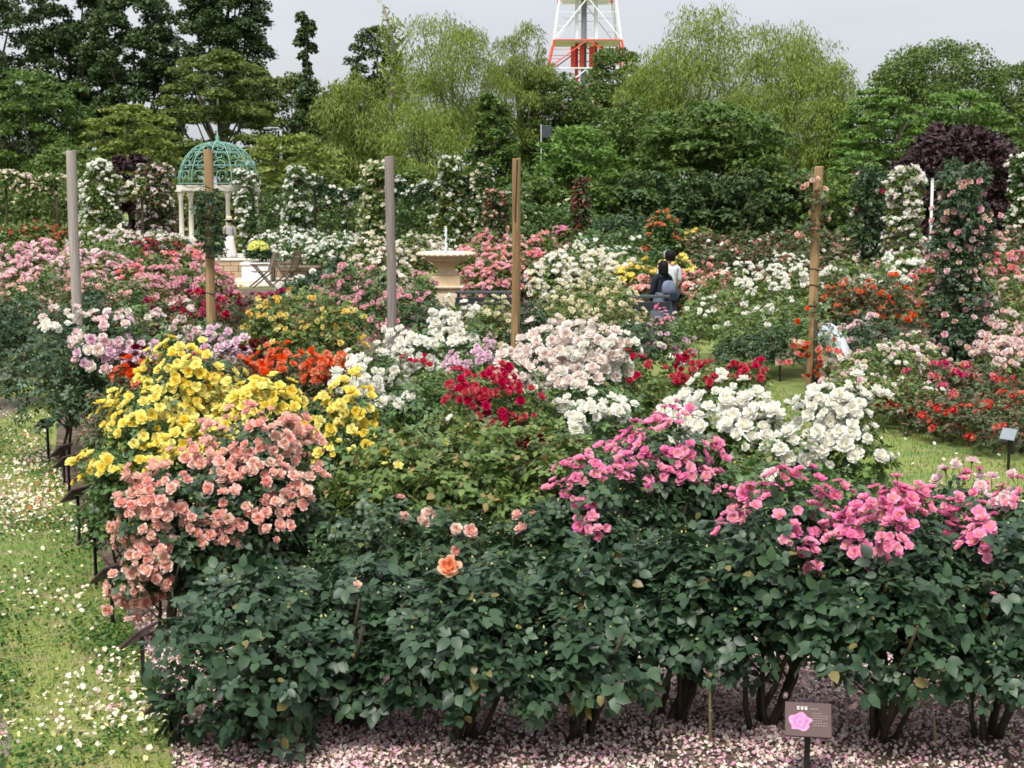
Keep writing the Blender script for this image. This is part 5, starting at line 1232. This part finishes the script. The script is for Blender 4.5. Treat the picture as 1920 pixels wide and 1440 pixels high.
pk = climber(1808, 322, 19.75, 1.0, 'dark', 'rosepink', 0, 'tall pink pillar rose climbing the grey timber post', taper=.38, support='stem', dens=2.2)
patch_blooms([pk], ['rosepink', 'salmon', 'palepink'], [(1805,350,50,30,9),(1760,390,22,40,8),(1850,400,22,50,8),(1800,400,46,40,10),(1790,470,46,44,12),(1830,430,30,40,8),(1760,450,24,40,7),(1840,520,30,46,8),(1790,560,46,50,10),(1750,540,20,40,4),(1800,630,50,40,8),(1845,610,24,40,6)], 61, 1.05, False)
ol = climber(1530, 560, 18.9, .75, 'mid', 'orange', 0, 'climber with orange-red roses at the foot of the leaning tan post', lob=Column(.62, at(1530, 575, 18.9).z, 991, .2, .5), support='stem', dens=.32)
patch_blooms([ol], ['orange', 'coral'], [(1500,590,16,16,3),(1495,660,20,40,7),(1545,640,26,36,8),(1530,690,40,24,8),(1570,650,14,30,3),(1505,668,14,8,3)], 62, .95)
patch_blooms([ol], 'rosepink', [(1575,704,3,3,1)], 63, 1.1)
climber(1528, 330, 18.95, .5, 'rust', 'salmon', 5, 'thin leafy shoots tied to the top of the leaning tan post', lob=Path([(-.10, -.02, at(0, 345, 18.95).z), (.05, 0, at(0, 385, 18.95).z), (.0, 0.02, at(0, 440, 18.95).z)], .13, 5, 1.0), support='', dens=1.0)
climber(391, 372, 19.15, .3, 'dark', None, 0, 'dark leafy climber wrapped round the reddish-tan post', lob=Path([(0, -.03, at(0, 372, 19.15).z), (.04, -.03, at(0, 470, 19.15).z)], .115, 6, .7), support='', dens=2.6)
climber(555, 322, 50, 1.35, 'mid', 'white', 230, 'pillar of white climbing roses standing between gazebo and cream pillar', taper=.45)
climber(705, 316, 44, 1.0, 'olive', 'cream', 210, 'pillar thick with cream climbing roses behind the dark silver-grey post', taper=.15)
climber(845, 306, 50, 1.3, 'olive', 'white', 170, 'tall pillar of green leaves and white roses behind the fountain', taper=.4)
climber(905, 316, 50, 1.0, 'mid', ['cream', 'blush'], 150, 'pillar of blush climbing roses near the split brown post', taper=.3)
climber(930, 365, 46, 1.0, 'rust', ['salmon', 'coral'], 70, 'upright climber with salmon roses behind the split brown post', taper=.3)
climber(1090, 338, 46, .75, 'rust', ['scarlet', 'darkred'], 110, 'narrow climber covered with dark red roses', taper=.45)
climber(1635, 325, 34, .95, 'dark', ['red', 'white'], 18, 'dark leafy pillar with a few red and white roses', taper=.25)
climber(1698, 325, 33, .75, 'olive', ['white', 'blush'], 220, 'pillar of white climbing roses in front of the purple tree', taper=.1)
climber(1925, 300, 40, .9, 'mid', 'white', 90, 'pillar of white roses at the far side of the purple tree', taper=.2)
# arches
def arch(px, top, d, wpx, tone, variety, nb, label, r=.34):
    a = at(px, top, d); H = a.z - r * .6; w = wpx / ppm(d) / 2 - r * .7
    pts = [(-w, 0, .2), (-w, 0, H * .62)] + [(-w * math.cos(t), 0, H * .62 + H * .38 * math.sin(t)) for t in (.5, 1.05, 1.57, 2.09, 2.64)] + [(w, 0, H * .62), (w, 0, .2)]
    SEED[0] += 1
    c = climber(px, top, d, 1, tone, variety, nb, label, lob=Path(pts, r, SEED[0], .75), name='rose_arch', cat='rose arch', support='', dens=.85)
    for oy in (-.2, .2):
        MB().tube([(x, oy, z - (.25 if z < .3 else 0)) for x, y, z in pts], .022, 6).build('arch_frame', M_BLK, c[0], True)
    return c
climber(188, 312, 50, 1.45, 'olive', 'white', 420, 'thick white climbing rose beside the small purple shrub', taper=.3)
climber(290, 318, 52, 1.5, 'rust', ['palepink', 'blush'], 200, 'thick climber with pale pink roses between the purple shrub and the gazebo', taper=.2)
def swag(p0, p1, d, sag, r, tone, variety, nb, label):
    A, B = at(p0[0], p0[1], d), at(p1[0], p1[1], d); SEED[0] += 1
    mid = (A + B) / 2
    pts = []
    for i in range(7):
        t = i / 6; q = A.lerp(B, t); q.z -= sag * 4 * t * (1 - t); pts.append((q.x - mid.x, 0, q.z))
    root, lob, _ = climber((p0[0] + p1[0]) / 2, 300, d, 1, tone, variety, nb, label, lob=Path(pts, r, SEED[0], .8), name='rose_garland', cat='garland', support='')
    root.location = (mid.x, d, 0)
    MB().tube(pts, .02, 5).build('rope', M_TIE, root, True)
    for e in (pts[0], pts[-1]): MB().tube([(e[0], 0, -.05), e], .05, 6).build('post', MATS['woody_cane'], root, True)
swag((215, 345), (265, 345), 50.6, .35, .22, 'olive', ['white', 'cream'], 60, 'white rose garland hung between the white and the pale pink climber')
swag((590, 345), (690, 350), 51, .45, .25, 'dark', 'white', 30, 'leafy rose garland hung between white and cream pillars')
swag((10, 335), (105, 345), 52, .25, .32, 'olive', ['cream', 'palepink'], 70, 'rose garland on posts farthest from the fountain')
swag((865, 345), (900, 340), 50.5, .3, .25, 'dark', 'cream', 20, 'short garland between the green-white and the blush pillar')
swag((720, 335), (835, 345), 50.2, .5, .3, 'dark', 'white', 46, 'long sagging rose garland behind the fountain')
# tall clipped hedges
def hedge(px0, px1, top, d, depth, tone, variety, nb, label):
    A, B = at(px0, top, d), at(px1, top, d); H = A.z; SEED[0] += 1; W = (B - A).length; C, Rr = [], []
    g = np.random.default_rng(SEED[0]); r = .42
    for i in range(int(W / .5) + 1):
        for j in range(max(2, int(H / .5))):
            C.append((-W / 2 + i * .5 + g.uniform(-.12, .12), g.uniform(-.15, .15), .3 + j * (H - .55) / max(1, int(H / .5) - 1) + g.uniform(-.1, .1))); Rr.append(r * g.uniform(.85, 1.2))
    lob = Lobes(1, 1, 1); lob.C, lob.R = np.array(C), np.array(Rr)
    root, _, _ = climber((px0 + px1) / 2, top, d, 1, tone, variety, nb, label, lob=lob, name='hedge', cat='hedge', support='', dens=.36)
    root.location = ((A.x + B.x) / 2, d, 0)
    for k in range(int(W / 1.2)): MB().tube([(-W / 2 + .6 + k * 1.2, 0, -.05), (-W / 2 + .65 + k * 1.2, 0, H * .6)], [.05, .03], 5).build('stem', CANE, root, True)
hedge(490, 760, 372, 54, .6, 'mid', 'white', 26, 'tall dark hedge with scattered white roses between gazebo and fountain')
hedge(760, 985, 356, 53, .6, 'mid', ['white', 'cream'], 52, 'tall dark hedge with many pale roses behind the fountain')
hedge(-40, 150, 352, 54, .6, 'olive', 'cream', 40, 'olive hedge with few cream roses behind the weathered grey post')
hedge(985, 1100, 385, 52, .6, 'mid', 'cream', 24, 'lower green hedge near the climber with dark red roses')
hedge(1110, 1260, 415, 50, .6, 'dark', None, 0, 'low dark hedge in front of the dense dark tree')
# roses on the gazebo
climber(462, 330, 53.6, .8, 'mid', 'white', 130, 'white climbing rose grown up one side of the gazebo onto the dome', lob=Path([(.15, 0, .3), (.05, 0, 1.2), (-.1, .1, 2.2), (.1, .2, 2.9), (-.25, .3, 3.05)], .26, 71, .8), support='')
climber(372, 380, 56.8, .9, 'olive', 'cream', 70, 'cream climbing rose seen through the gazebo columns', lob=Column(.95, 2.5, 72, .1), support='stem')

# ------------------------------------------------------------------ terrace furniture
M_WHITE = plain_mat('white_painted_box', (.74,.74,.72), .6, .3, .08, 3)
M_TEAK = plain_mat('pale_teak', (.17,.125,.08), .7, .3, .3, 10)
M_DKWOOD = plain_mat('dark_bench_wood', (.09,.065,.045), .6, .3, .3, 10)
PD = 43.0; pc = at(482, 430, PD)
pb = empty('planter_box', (pc.x, PD, 0), 'low white square planter box on the terrace before the gazebo', 'planter')
MB().box((0, 0, .26), (.80, .80, .50)).build('box', M_WHITE, pb, bevel=.01)
MB().box((0, 0, .53), (.88, .88, .06)).build('rim', M_WHITE, pb, bevel=.01)
MB().box((0, 0, .02), (.72, .72, .04)).build('foot', M_STONE, pb)
SEED[0] += 1
root_, lob_ = rose_bush(pc.x + .08, PD, .75, .42, 'dark', None, 0, 'potted plant with a lime-yellow flower head in the white planter', None, 4401, z0=.56, cat='plant', name='potted_plant', dens=2.0)
g = np.random.default_rng(5); N = 260
dr = rand_dir(N, g); dr[:, 2] = np.abs(dr[:, 2])
V, F = scatter(TLEAF_V, TLEAF_F, np.array([-.04, -.1, .36]) + dr * np.array([.30, .22, .26]), frames(unit(dr + .3 * rand_dir(N, g)), rand_dir(N, g)), g.uniform(.06, .10, N))
link('flower_head', np_mesh('flower_head', V, F, leaf_mat('lime_flowers', (.55,.60,.12), (.78,.78,.25), .6, .3)), root_, 'stuff')
lw = empty('low_wall', (at(452, 430, 45).x, 45.0, 0), 'low warm-brown stone wall at the terrace edge behind the planter', 'wall')
M_BRICK = plain_mat('warm_stone', (.46,.34,.23), .9, .2, .3, 5)
for j in range(3):
    for k in range(9):
        MB().box((-1.0 + k * .46 + (.23 if j % 2 else 0), 0, .09 + j * .17), (.445, .30 + .01 * ((k + j) % 3), .16)).build('stone', M_BRICK, lw, bevel=.012)
MB().box((1.05, 0, .535), (4.5, .38, .05)).build('coping', M_STONE, lw, bevel=.01)
def chair(px, d, rz, label):
    b = at(px, 430, d); r = empty('garden_chair', (b.x, d, 0), label, 'chair', None, rz)
    for s in (-.24, .24):
        MB().tube([(-.30, s, 0), (.22, s, .62)], .022, 6).build('leg', M_DKWOOD, r)
        MB().tube([(.30, s, 0), (-.22, s, .42), (-.38, s, .95)], .022, 6).build('leg', M_DKWOOD, r)
        MB().box((.02, s, .62), (.50, .06, .025)).build('armrest', M_TEAK, r, bevel=.006)
    for k in range(6): MB().box((-.20 + k * .085, 0, .43), (.070, .46, .018)).build('seat_slat', M_TEAK, r)
    for k in range(6): MB().box((-.235 - k * .027, 0, .50 + k * .083), (.016, .46, .070), Matrix.Rotation(-.29, 3, 'Y')).build('back_slat', M_TEAK, r)
    return r
chair(489, 40.5, R(200), 'folding wooden chair with crossed legs in front of the white planter')
chair(535, 41.5, R(165), 'folding wooden chair on the open paving away from the planter')
fb = empty('garden_table', (at(552, 430, 43.2).x, 43.2, 0), 'low pale slatted table beside the folding chairs', 'table')
for k in range(6): MB().box((0, -.30 + k * .12, .42), (1.5, .105, .03)).build('top_slat', M_TEAK, fb, bevel=.004)
for sx in (-.65, .65):
    for sy in (-.26, .26): MB().box((sx, sy, .20), (.06, .06, .41)).build('leg', M_TEAK, fb)
# low railings seen between the bushes
M_RAIL = plain_mat('dark_rail', (.02,.024,.03), .5, .4, .2, 6)
for (px0, px1, row, d, lb) in ((880, 950, 548, 26.2, 'low dark railing between the fountain and the split post'), (1165, 1228, 556, 24.6, 'low dark railing beside the walking couple')):
    A, B = at(px0, row, d), at(px1, row, d); z = A.z
    r = empty('low_railing', ((A.x + B.x) / 2, d, 0), lb, 'railing'); W = B.x - A.x + .5
    MB().box((0, 0, z), (W, .05, .05)).build('top_rail', plain_mat('rail_light' + str(px0), (.06,.07,.08), .5, .4, .1, 6), r, bevel=.008)
    MB().box((0, .01, z - .16), (W, .03, .14)).build('panel', M_RAIL, r, bevel=.006)
    for s in (-.45, .45): MB().box((W * s, .04, z / 2), (.05, .05, z)).build('post', M_RAIL, r)

# ------------------------------------------------------------------ people
SKIN = plain_mat('skin', (.56,.36,.26), .55, .35, .1, 6)
HAIR = plain_mat('black_hair', (.010,.007,.008), .6, .12, .3, 20, None, (1, 1, .2))
def skin(name, joints, edges, mat, parent, sub=1, root=None):
    names = list(joints)
    me = bpy.data.meshes.new(name)
    me.from_pydata([joints[k][0] for k in names], [(names.index(a), names.index(b)) for a, b in edges], [])
    me.materials.append(mat); me.update()
    o = link(name, me, parent)
    o.modifiers.new('skin', 'SKIN').use_smooth_shade = True
    for i, k in enumerate(names):
        r = joints[k][1]; r = r if isinstance(r, tuple) else (r, r)
        me.skin_vertices[0].data[i].radius = r
        me.skin_vertices[0].data[i].use_root = (k == (root or names[0]))
    s = o.modifiers.new('sub', 'SUBSURF'); s.levels = sub; s.render_levels = sub
    return o
def chain(*k): return list(zip(k, k[1:]))
def hand(J, E, side, wrist, d, spread):
    """palm and five bent fingers"""
    w = Vector(J[wrist][0]); d = Vector(d).normalized(); sp = Vector(spread).normalized(); pn = d.cross(sp)
    palm = side + 'palm'; J[palm] = (tuple(w + d * .055), (.034, .020)); E.append((wrist, palm))
    kn = side + 'kn'; J[kn] = (tuple(w + d * .085), (.036, .016)); E.append((palm, kn))
    for i, (off, ln) in enumerate(((-.030, .070), (-.010, .082), (.010, .078), (.030, .062))):
        a, b, c = (f'{side}f{i}{q}' for q in 'abc')
        p = w + d * .10 + sp * off
        J[a] = (tuple(p), .010); J[b] = (tuple(p + d * ln * .45 + pn * .008), .009); J[c] = (tuple(p + d * ln * .8 + pn * .030), .0075)
        E += [(kn, a), (a, b), (b, c)]
    a, b = side + 'ta', side + 'tb'; p = w + d * .045 - sp * .040
    J[a] = (tuple(p), .012); J[b] = (tuple(p + d * .040 - sp * .018 + pn * .012), .010); E += [(palm, a), (a, b)]
def face(root_o, head, fwd, size=.11):
    """eyes and mouth on the head's front, ears at its sides"""
    f = Vector(fwd).normalized(); up = Vector((0, 0, 1)); sd = f.cross(up).normalized(); up = sd.cross(f); h = Vector(head)
    for s in (-1, 1):
        MB().lathe([(.001, -.007), (.008, -.003), (.009, .002), (.001, .008)], 8, tuple(h + f * size * .90 + sd * s * .032 + up * .008)).build('eye', HAIR, root_o, True)
        MB().lathe([(.004, -.030), (.016, -.012), (.020, .012), (.006, .030)], 8, tuple(h + sd * s * size * .80 - up * .005), 0, .6).build('ear', SKIN, root_o, True)
    c = h + f * size * .93 - up * .048
    MB().tube([tuple(c - sd * .022), tuple(c + f * .006), tuple(c + sd * .022)], [.003, .006, .003], 5).build('mouth', plain_mat('lip', (.42,.16,.14), .5, .3, .1, 6) if 'lip' not in MATS else MATS['lip'], root_o, True)
def hair_shell(r, prof, c, squash=1.15, mat=None):
    return MB().lathe(prof, 18, c, 0, squash).build('hair', mat or HAIR, r, True)
def standing(px, d, rz, label, H=1.62, stride=.0, z0=0.0, arms=((-.05, .10), (-.05, .10)), head_turn=0.0, female=True):
    b = at(px, 430, d); k = H / 1.65
    r = empty('person', (b.x, d, z0), label, 'person', None, rz)
    sw = .165 if female else .195
    J = {'pelvis': ((0, 0, .92*k), (.135*k, .10*k)), 'waist': ((0, 0, 1.06*k), (.115*k, .085*k)), 'chest': ((0, .01, 1.22*k), (.135*k, .10*k)), 'collar': ((0, 0, 1.36*k), (.075*k, .06*k)),
         'neck': ((0, .01, 1.42*k), (.048*k, .05*k))}
    fx, fy = math.sin(head_turn), math.cos(head_turn)
    J['jaw'] = ((fx*.02, .01 + fy*.02, 1.485*k), (.058*k, .068*k)); J['head'] = ((0, .01, 1.555*k), (.076*k, .092*k)); J['crown'] = ((0, 0, 1.61*k), (.058*k, .070*k))
    J['nose'] = ((fx*.105, .01 + fy*.105, 1.535*k), .012)
    E = chain('pelvis', 'waist', 'chest', 'collar', 'neck', 'jaw', 'head', 'crown') + [('head', 'nose')]
    for s, sd in ((-1, 'l'), (1, 'r')):
        st = stride * s; ax, ay = arms[0 if s < 0 else 1]
        J.update({sd+'sh': ((s*sw*k, 0, 1.345*k), .056*k), sd+'el': ((s*(sw+.05)*k, -.02 + ay*.3, 1.09*k), .042*k), sd+'wr': ((s*(sw+.04+ax)*k, .03 + ay, .87*k), (.028*k, .024*k)),
                  sd+'hip': ((s*.085*k, 0, .88*k), .086*k), sd+'kn_': ((s*.09*k, .5*st + .02, .48*k), .058*k), sd+'an': ((s*.09*k, st, .08*k), .038*k), sd+'toe': ((s*.10*k, st + .16, .035), (.042, .03))})
        E += chain('collar', sd+'sh', sd+'el', sd+'wr') + chain('pelvis', sd+'hip', sd+'kn_', sd+'an', sd+'toe')
        w = Vector(J[sd+'wr'][0]); e = Vector(J[sd+'el'][0]); hand(J, E, sd, sd+'wr', w - e, (0, 1, 0))
    skin('body', J, E, SKIN, r, 1)
    face(r, J['head'][0], (fx, fy, 0), .10 * k)
    return r, J, k
def top(r, J, mat, k, fat=1.13, sleeve='wr', name='shirt', hem=.86):
    K = {q: (J[q][0], tuple(x * fat for x in (J[q][1] if isinstance(J[q][1], tuple) else (J[q][1],) * 2))) for q in ('pelvis', 'waist', 'chest', 'collar')}
    K['pelvis'] = ((0, 0, hem * k), (.155 * k, .12 * k)); K['waist'] = (K['waist'][0], (.140 * k, .108 * k))
    E = chain('pelvis', 'waist', 'chest', 'collar')
    for sd in 'lr':
        K[sd+'sh'] = (J[sd+'sh'][0], .068 * k); K[sd+'el'] = (J[sd+'el'][0], .056 * k); E += chain('collar', sd+'sh', sd+'el')
        if sleeve == 'wr':
            e, w = Vector(J[sd+'el'][0]), Vector(J[sd+'wr'][0]); K[sd+'cuff'] = (tuple(e.lerp(w, .88)), .042 * k); E.append((sd+'el', sd+'cuff'))
    return skin(name, K, E, mat, r, 1)
def skirt(r, mat, z1, z0, r1, r0, name='skirt', n=28):
    vs, fs = [], []
    for j in range(7):
        t = j / 6; z = z1 + (z0 - z1) * t
        for i in range(n):
            a = 2 * math.pi * i / n; q = (r1 + (r0 - r1) * t) * (1 + .07 * t * math.sin(a * 7)); vs.append((q * math.cos(a), q * .82 * math.sin(a), z))
    for j in range(6):
        for i in range(n): fs.append((j*n+i, (j+1)*n+i, (j+1)*n+(i+1)%n, j*n+(i+1)%n))
    o = MB().add(vs, fs).build(name, mat, r, True); o.modifiers.new('thick', 'SOLIDIFY').thickness = .008
    return o
def cloth(name, col, **k): return plain_mat(name, col, .85, .15, k.get('noise', .12), k.get('nscale', 7))
def shoes(r, J, mat):
    for sd in 'lr':
        a, t = Vector(J[sd+'an'][0]), Vector(J[sd+'toe'][0])
        skin('shoe', {'h': ((a.x, a.y - .04, .05), (.045, .05)), 'm': ((a.x, a.y + .07, .048), (.05, .046)), 't': ((t.x, t.y + .05, .038), (.04, .034))}, [('h', 'm'), ('m', 't')], mat, r, 1)
# visitor at the gazebo
r, J, k = standing(430, 52.0, R(10), 'person in a grey top, long white skirt and straw hat standing at the gazebo', 1.60, arms=((-.10, .16), (-.10, .16)))
top(r, J, cloth('grey_knit', (.34,.33,.32)), k); skirt(r, cloth('white_skirt', (.66,.62,.60)), 1.0, .22, .135, .27); shoes(r, J, M_BLK)
MB().lathe([(.07, 1.50), (.098, 1.52), (.105, 1.57), (.085, 1.615), (.04, 1.63)], 16, (0, 0, -.03)).build('hair', HAIR, r, True)
MB().lathe([(.19, 1.565), (.20, 1.572), (.105, 1.585), (.10, 1.66), (.085, 1.69), (.02, 1.695)], 20, (0, .005, 0)).build('hat', cloth('straw', (.55,.47,.33)), r, True)
MB().lathe([(.1085, 1.585), (.108, 1.605), (.098, 1.606), (.098, 1.586)], 20, (0, .005, 0)).build('hat_band', M_BLK, r, True)
# couple walking
r, J, k = standing(1243, 25.2, R(28), 'person with a black bob and a blue-grey backpack walking beside the taller one in white', 1.50, .10, head_turn=.3)
top(r, J, cloth('navy_top', (.018,.020,.030)), k); skirt(r, cloth('grey_blue_skirt', (.12,.14,.19), noise=.35, nscale=16), .98, .12, .14, .30)
shoes(r, J, M_BLK)
hair_shell(r, [(.050, 1.365*k), (.076, 1.38*k), (.084, 1.44*k), (.085, 1.52*k), (.083, 1.58*k), (.068, 1.635*k), (.045, 1.665*k), (.006, 1.672*k)], (0, -.028, 0), 1.12)
M_PACK = plain_mat('blue_grey_pack', (.17,.20,.27), .8, .2, .0, 9, (.10,.12,.18)); M_PACKD = cloth('navy_pack', (.025,.032,.055))
pk_ = skin('backpack', {'a': ((0, -.20, 1.02*k), (.155, .085)), 'b': ((0, -.21, 1.17*k), (.150, .085)), 'c': ((0, -.18, 1.32*k), (.115, .06))}, [('a', 'b'), ('b', 'c')], M_PACK, r, 2)
MB().box((0, -.290, 1.01*k), (.19, .05, .15)).build('pocket', M_PACKD, r, bevel=.02)
for s in (-1, 1):
    MB().tube([(s*.09, -.14, 1.36*k), (s*.10, -.02, 1.415*k), (s*.105, .105, 1.33*k), (s*.12, .11, 1.15*k), (s*.13, -.08, 1.0*k)], .018, 6).build('strap', M_PACKD, r, True)
r, J, k = standing(1256, 26.2, R(35), 'taller dark-haired person in a loose white patterned shirt walking beside the one with a backpack', 1.63, -.10, head_turn=.6, female=False)
top(r, J, plain_mat('white_pattern_shirt', (.76,.77,.76), .85, .15, .0, 16, (.50,.53,.54)), k, 1.2, 'el'); shoes(r, J, M_WHITE)
Tz = {q: (J[q][0], x) for q, x in (('pelvis', (.15*k, .115*k)), ('lhip', .10*k), ('rhip', .10*k), ('lkn_', .078*k), ('rkn_', .078*k))}
Tz['la'] = ((J['lan'][0][0], J['lan'][0][1], .12), .062); Tz['ra'] = ((J['ran'][0][0], J['ran'][0][1], .12), .062)
skin('trousers', Tz, chain('pelvis', 'lhip', 'lkn_', 'la') + chain('pelvis', 'rhip', 'rkn_', 'ra'), cloth('dark_trousers', (.030,.030,.036)), r, 1)
hair_shell(r, [(.060, 1.475*k), (.082, 1.50*k), (.092, 1.55*k), (.093, 1.59*k), (.078, 1.64*k), (.048, 1.665*k), (.006, 1.675*k)], (0, -.022, 0), 1.12)
MB().box((.27, .02, .80*k), (.10, .26, .20)).build('shoulder_bag', M_BLK, r, bevel=.03)
MB().tube([(.26, .02, .90*k), (.21, -.02, 1.30*k), (.12, -.02, 1.42*k), (-.10, .12, 1.25*k)], .010, 5).build('bag_strap', M_BLK, r, True)
# crouching visitor behind the leaning post, back towards the path, facing the green shrub
b = at(1566, 430, 20.0)
r = empty('person', (b.x, 20.0, 0), 'person in a white striped shirt crouching among the roses behind the leaning tan post', 'person', None, R(75))
J = {'pelvis': ((0, -.14, .36), (.14, .12)), 'waist': ((0, -.12, .54), (.125, .10)), 'chest': ((0, .01, .76), (.15, .11)), 'collar': ((0, .11, .88), (.085, .07)), 'neck': ((0, .16, .92), .05),
     'jaw': ((0, .25, .93), (.058, .066)), 'head': ((0, .24, 1.01), (.078, .090)), 'crown': ((0, .21, 1.06), (.058, .066)), 'nose': ((0, .345, .97), .012)}
E = chain('pelvis', 'waist', 'chest', 'collar', 'neck', 'jaw', 'head', 'crown') + [('head', 'nose')]
for s, sd in ((-1, 'l'), (1, 'r')):
    J.update({sd+'sh': ((s*.18, .07, .84), .058), sd+'el': ((s*.21, .22, .64), .043), sd+'wr': ((s*.13, .42, .66), (.028, .024)), sd+'hip': ((s*.10, -.10, .34), .09), sd+'kn_': ((s*.17, .28, .50), .062), sd+'an': ((s*.13, .05, .08), .040), sd+'toe': ((s*.14, .22, .035), (.044, .03))})
    E += chain('collar', sd+'sh', sd+'el', sd+'wr') + chain('pelvis', sd+'hip', sd+'kn_', sd+'an', sd+'toe')
    hand(J, E, sd, sd+'wr', Vector(J[sd+'wr'][0]) - Vector(J[sd+'el'][0]), (0, 0, 1))
skin('body', J, E, SKIN, r, 1); face(r, J['head'][0], (0, 1, -.35), .10)
m_, n_, l_, o_ = nodes('striped_shirt')
tc = n_.new('ShaderNodeTexCoord'); wv = n_.new('ShaderNodeTexWave'); wv.inputs['Scale'].default_value = 9; wv.bands_direction = 'X'; l_.new(tc.outputs['Object'], wv.inputs['Vector'])
p_ = n_.new('ShaderNodeBsdfPrincipled'); p_.inputs['Roughness'].default_value = .85
rp = n_.new('ShaderNodeValToRGB'); rp.color_ramp.elements[0].position = .25; rp.color_ramp.elements[0].color = (.46,.52,.56,1); rp.color_ramp.elements[1].position = .4; rp.color_ramp.elements[1].color = (.78,.79,.79,1)
l_.new(wv.outputs['Fac'], rp.inputs['Fac']); l_.new(rp.outputs['Color'], p_.inputs['Base Color']); l_.new(p_.outputs[0], o_.inputs['Surface'])
K = {'pelvis': ((0, -.15, .36), (.17, .15)), 'waist': ((0, -.13, .55), (.165, .14)), 'chest': ((0, .0, .77), (.175, .14)), 'collar': ((0, .10, .885), (.10, .08))}
E = chain('pelvis', 'waist', 'chest', 'collar')
for sd in 'lr':
    K[sd+'sh'] = (J[sd+'sh'][0], .074); K[sd+'el'] = (J[sd+'el'][0], .062); E += chain('collar', sd+'sh', sd+'el')
skin('shirt', K, E, m_, r, 1)
Tz = {q: (J[q][0], x) for q, x in (('pelvis', (.16, .125)), ('lhip', .105), ('rhip', .105), ('lkn_', .082), ('rkn_', .082))}
Tz['la'] = ((J['lan'][0][0], J['lan'][0][1], .12), .062); Tz['ra'] = ((J['ran'][0][0], J['ran'][0][1], .12), .062)
skin('trousers', Tz, chain('pelvis', 'lhip', 'lkn_', 'la') + chain('pelvis', 'rhip', 'rkn_', 'ra'), cloth('khaki_trousers', (.30,.24,.16)), r, 1); shoes(r, J, M_BLK)
hair_shell(r, [(.055, .93), (.080, .96), (.091, 1.01), (.090, 1.06), (.074, 1.105), (.045, 1.13), (.006, 1.14)], (0, .225, 0), 1.12)
# soft overall check values
print('objects', len(bpy.data.objects), 'tris', sum(len(m.polygons) for m in bpy.data.meshes))
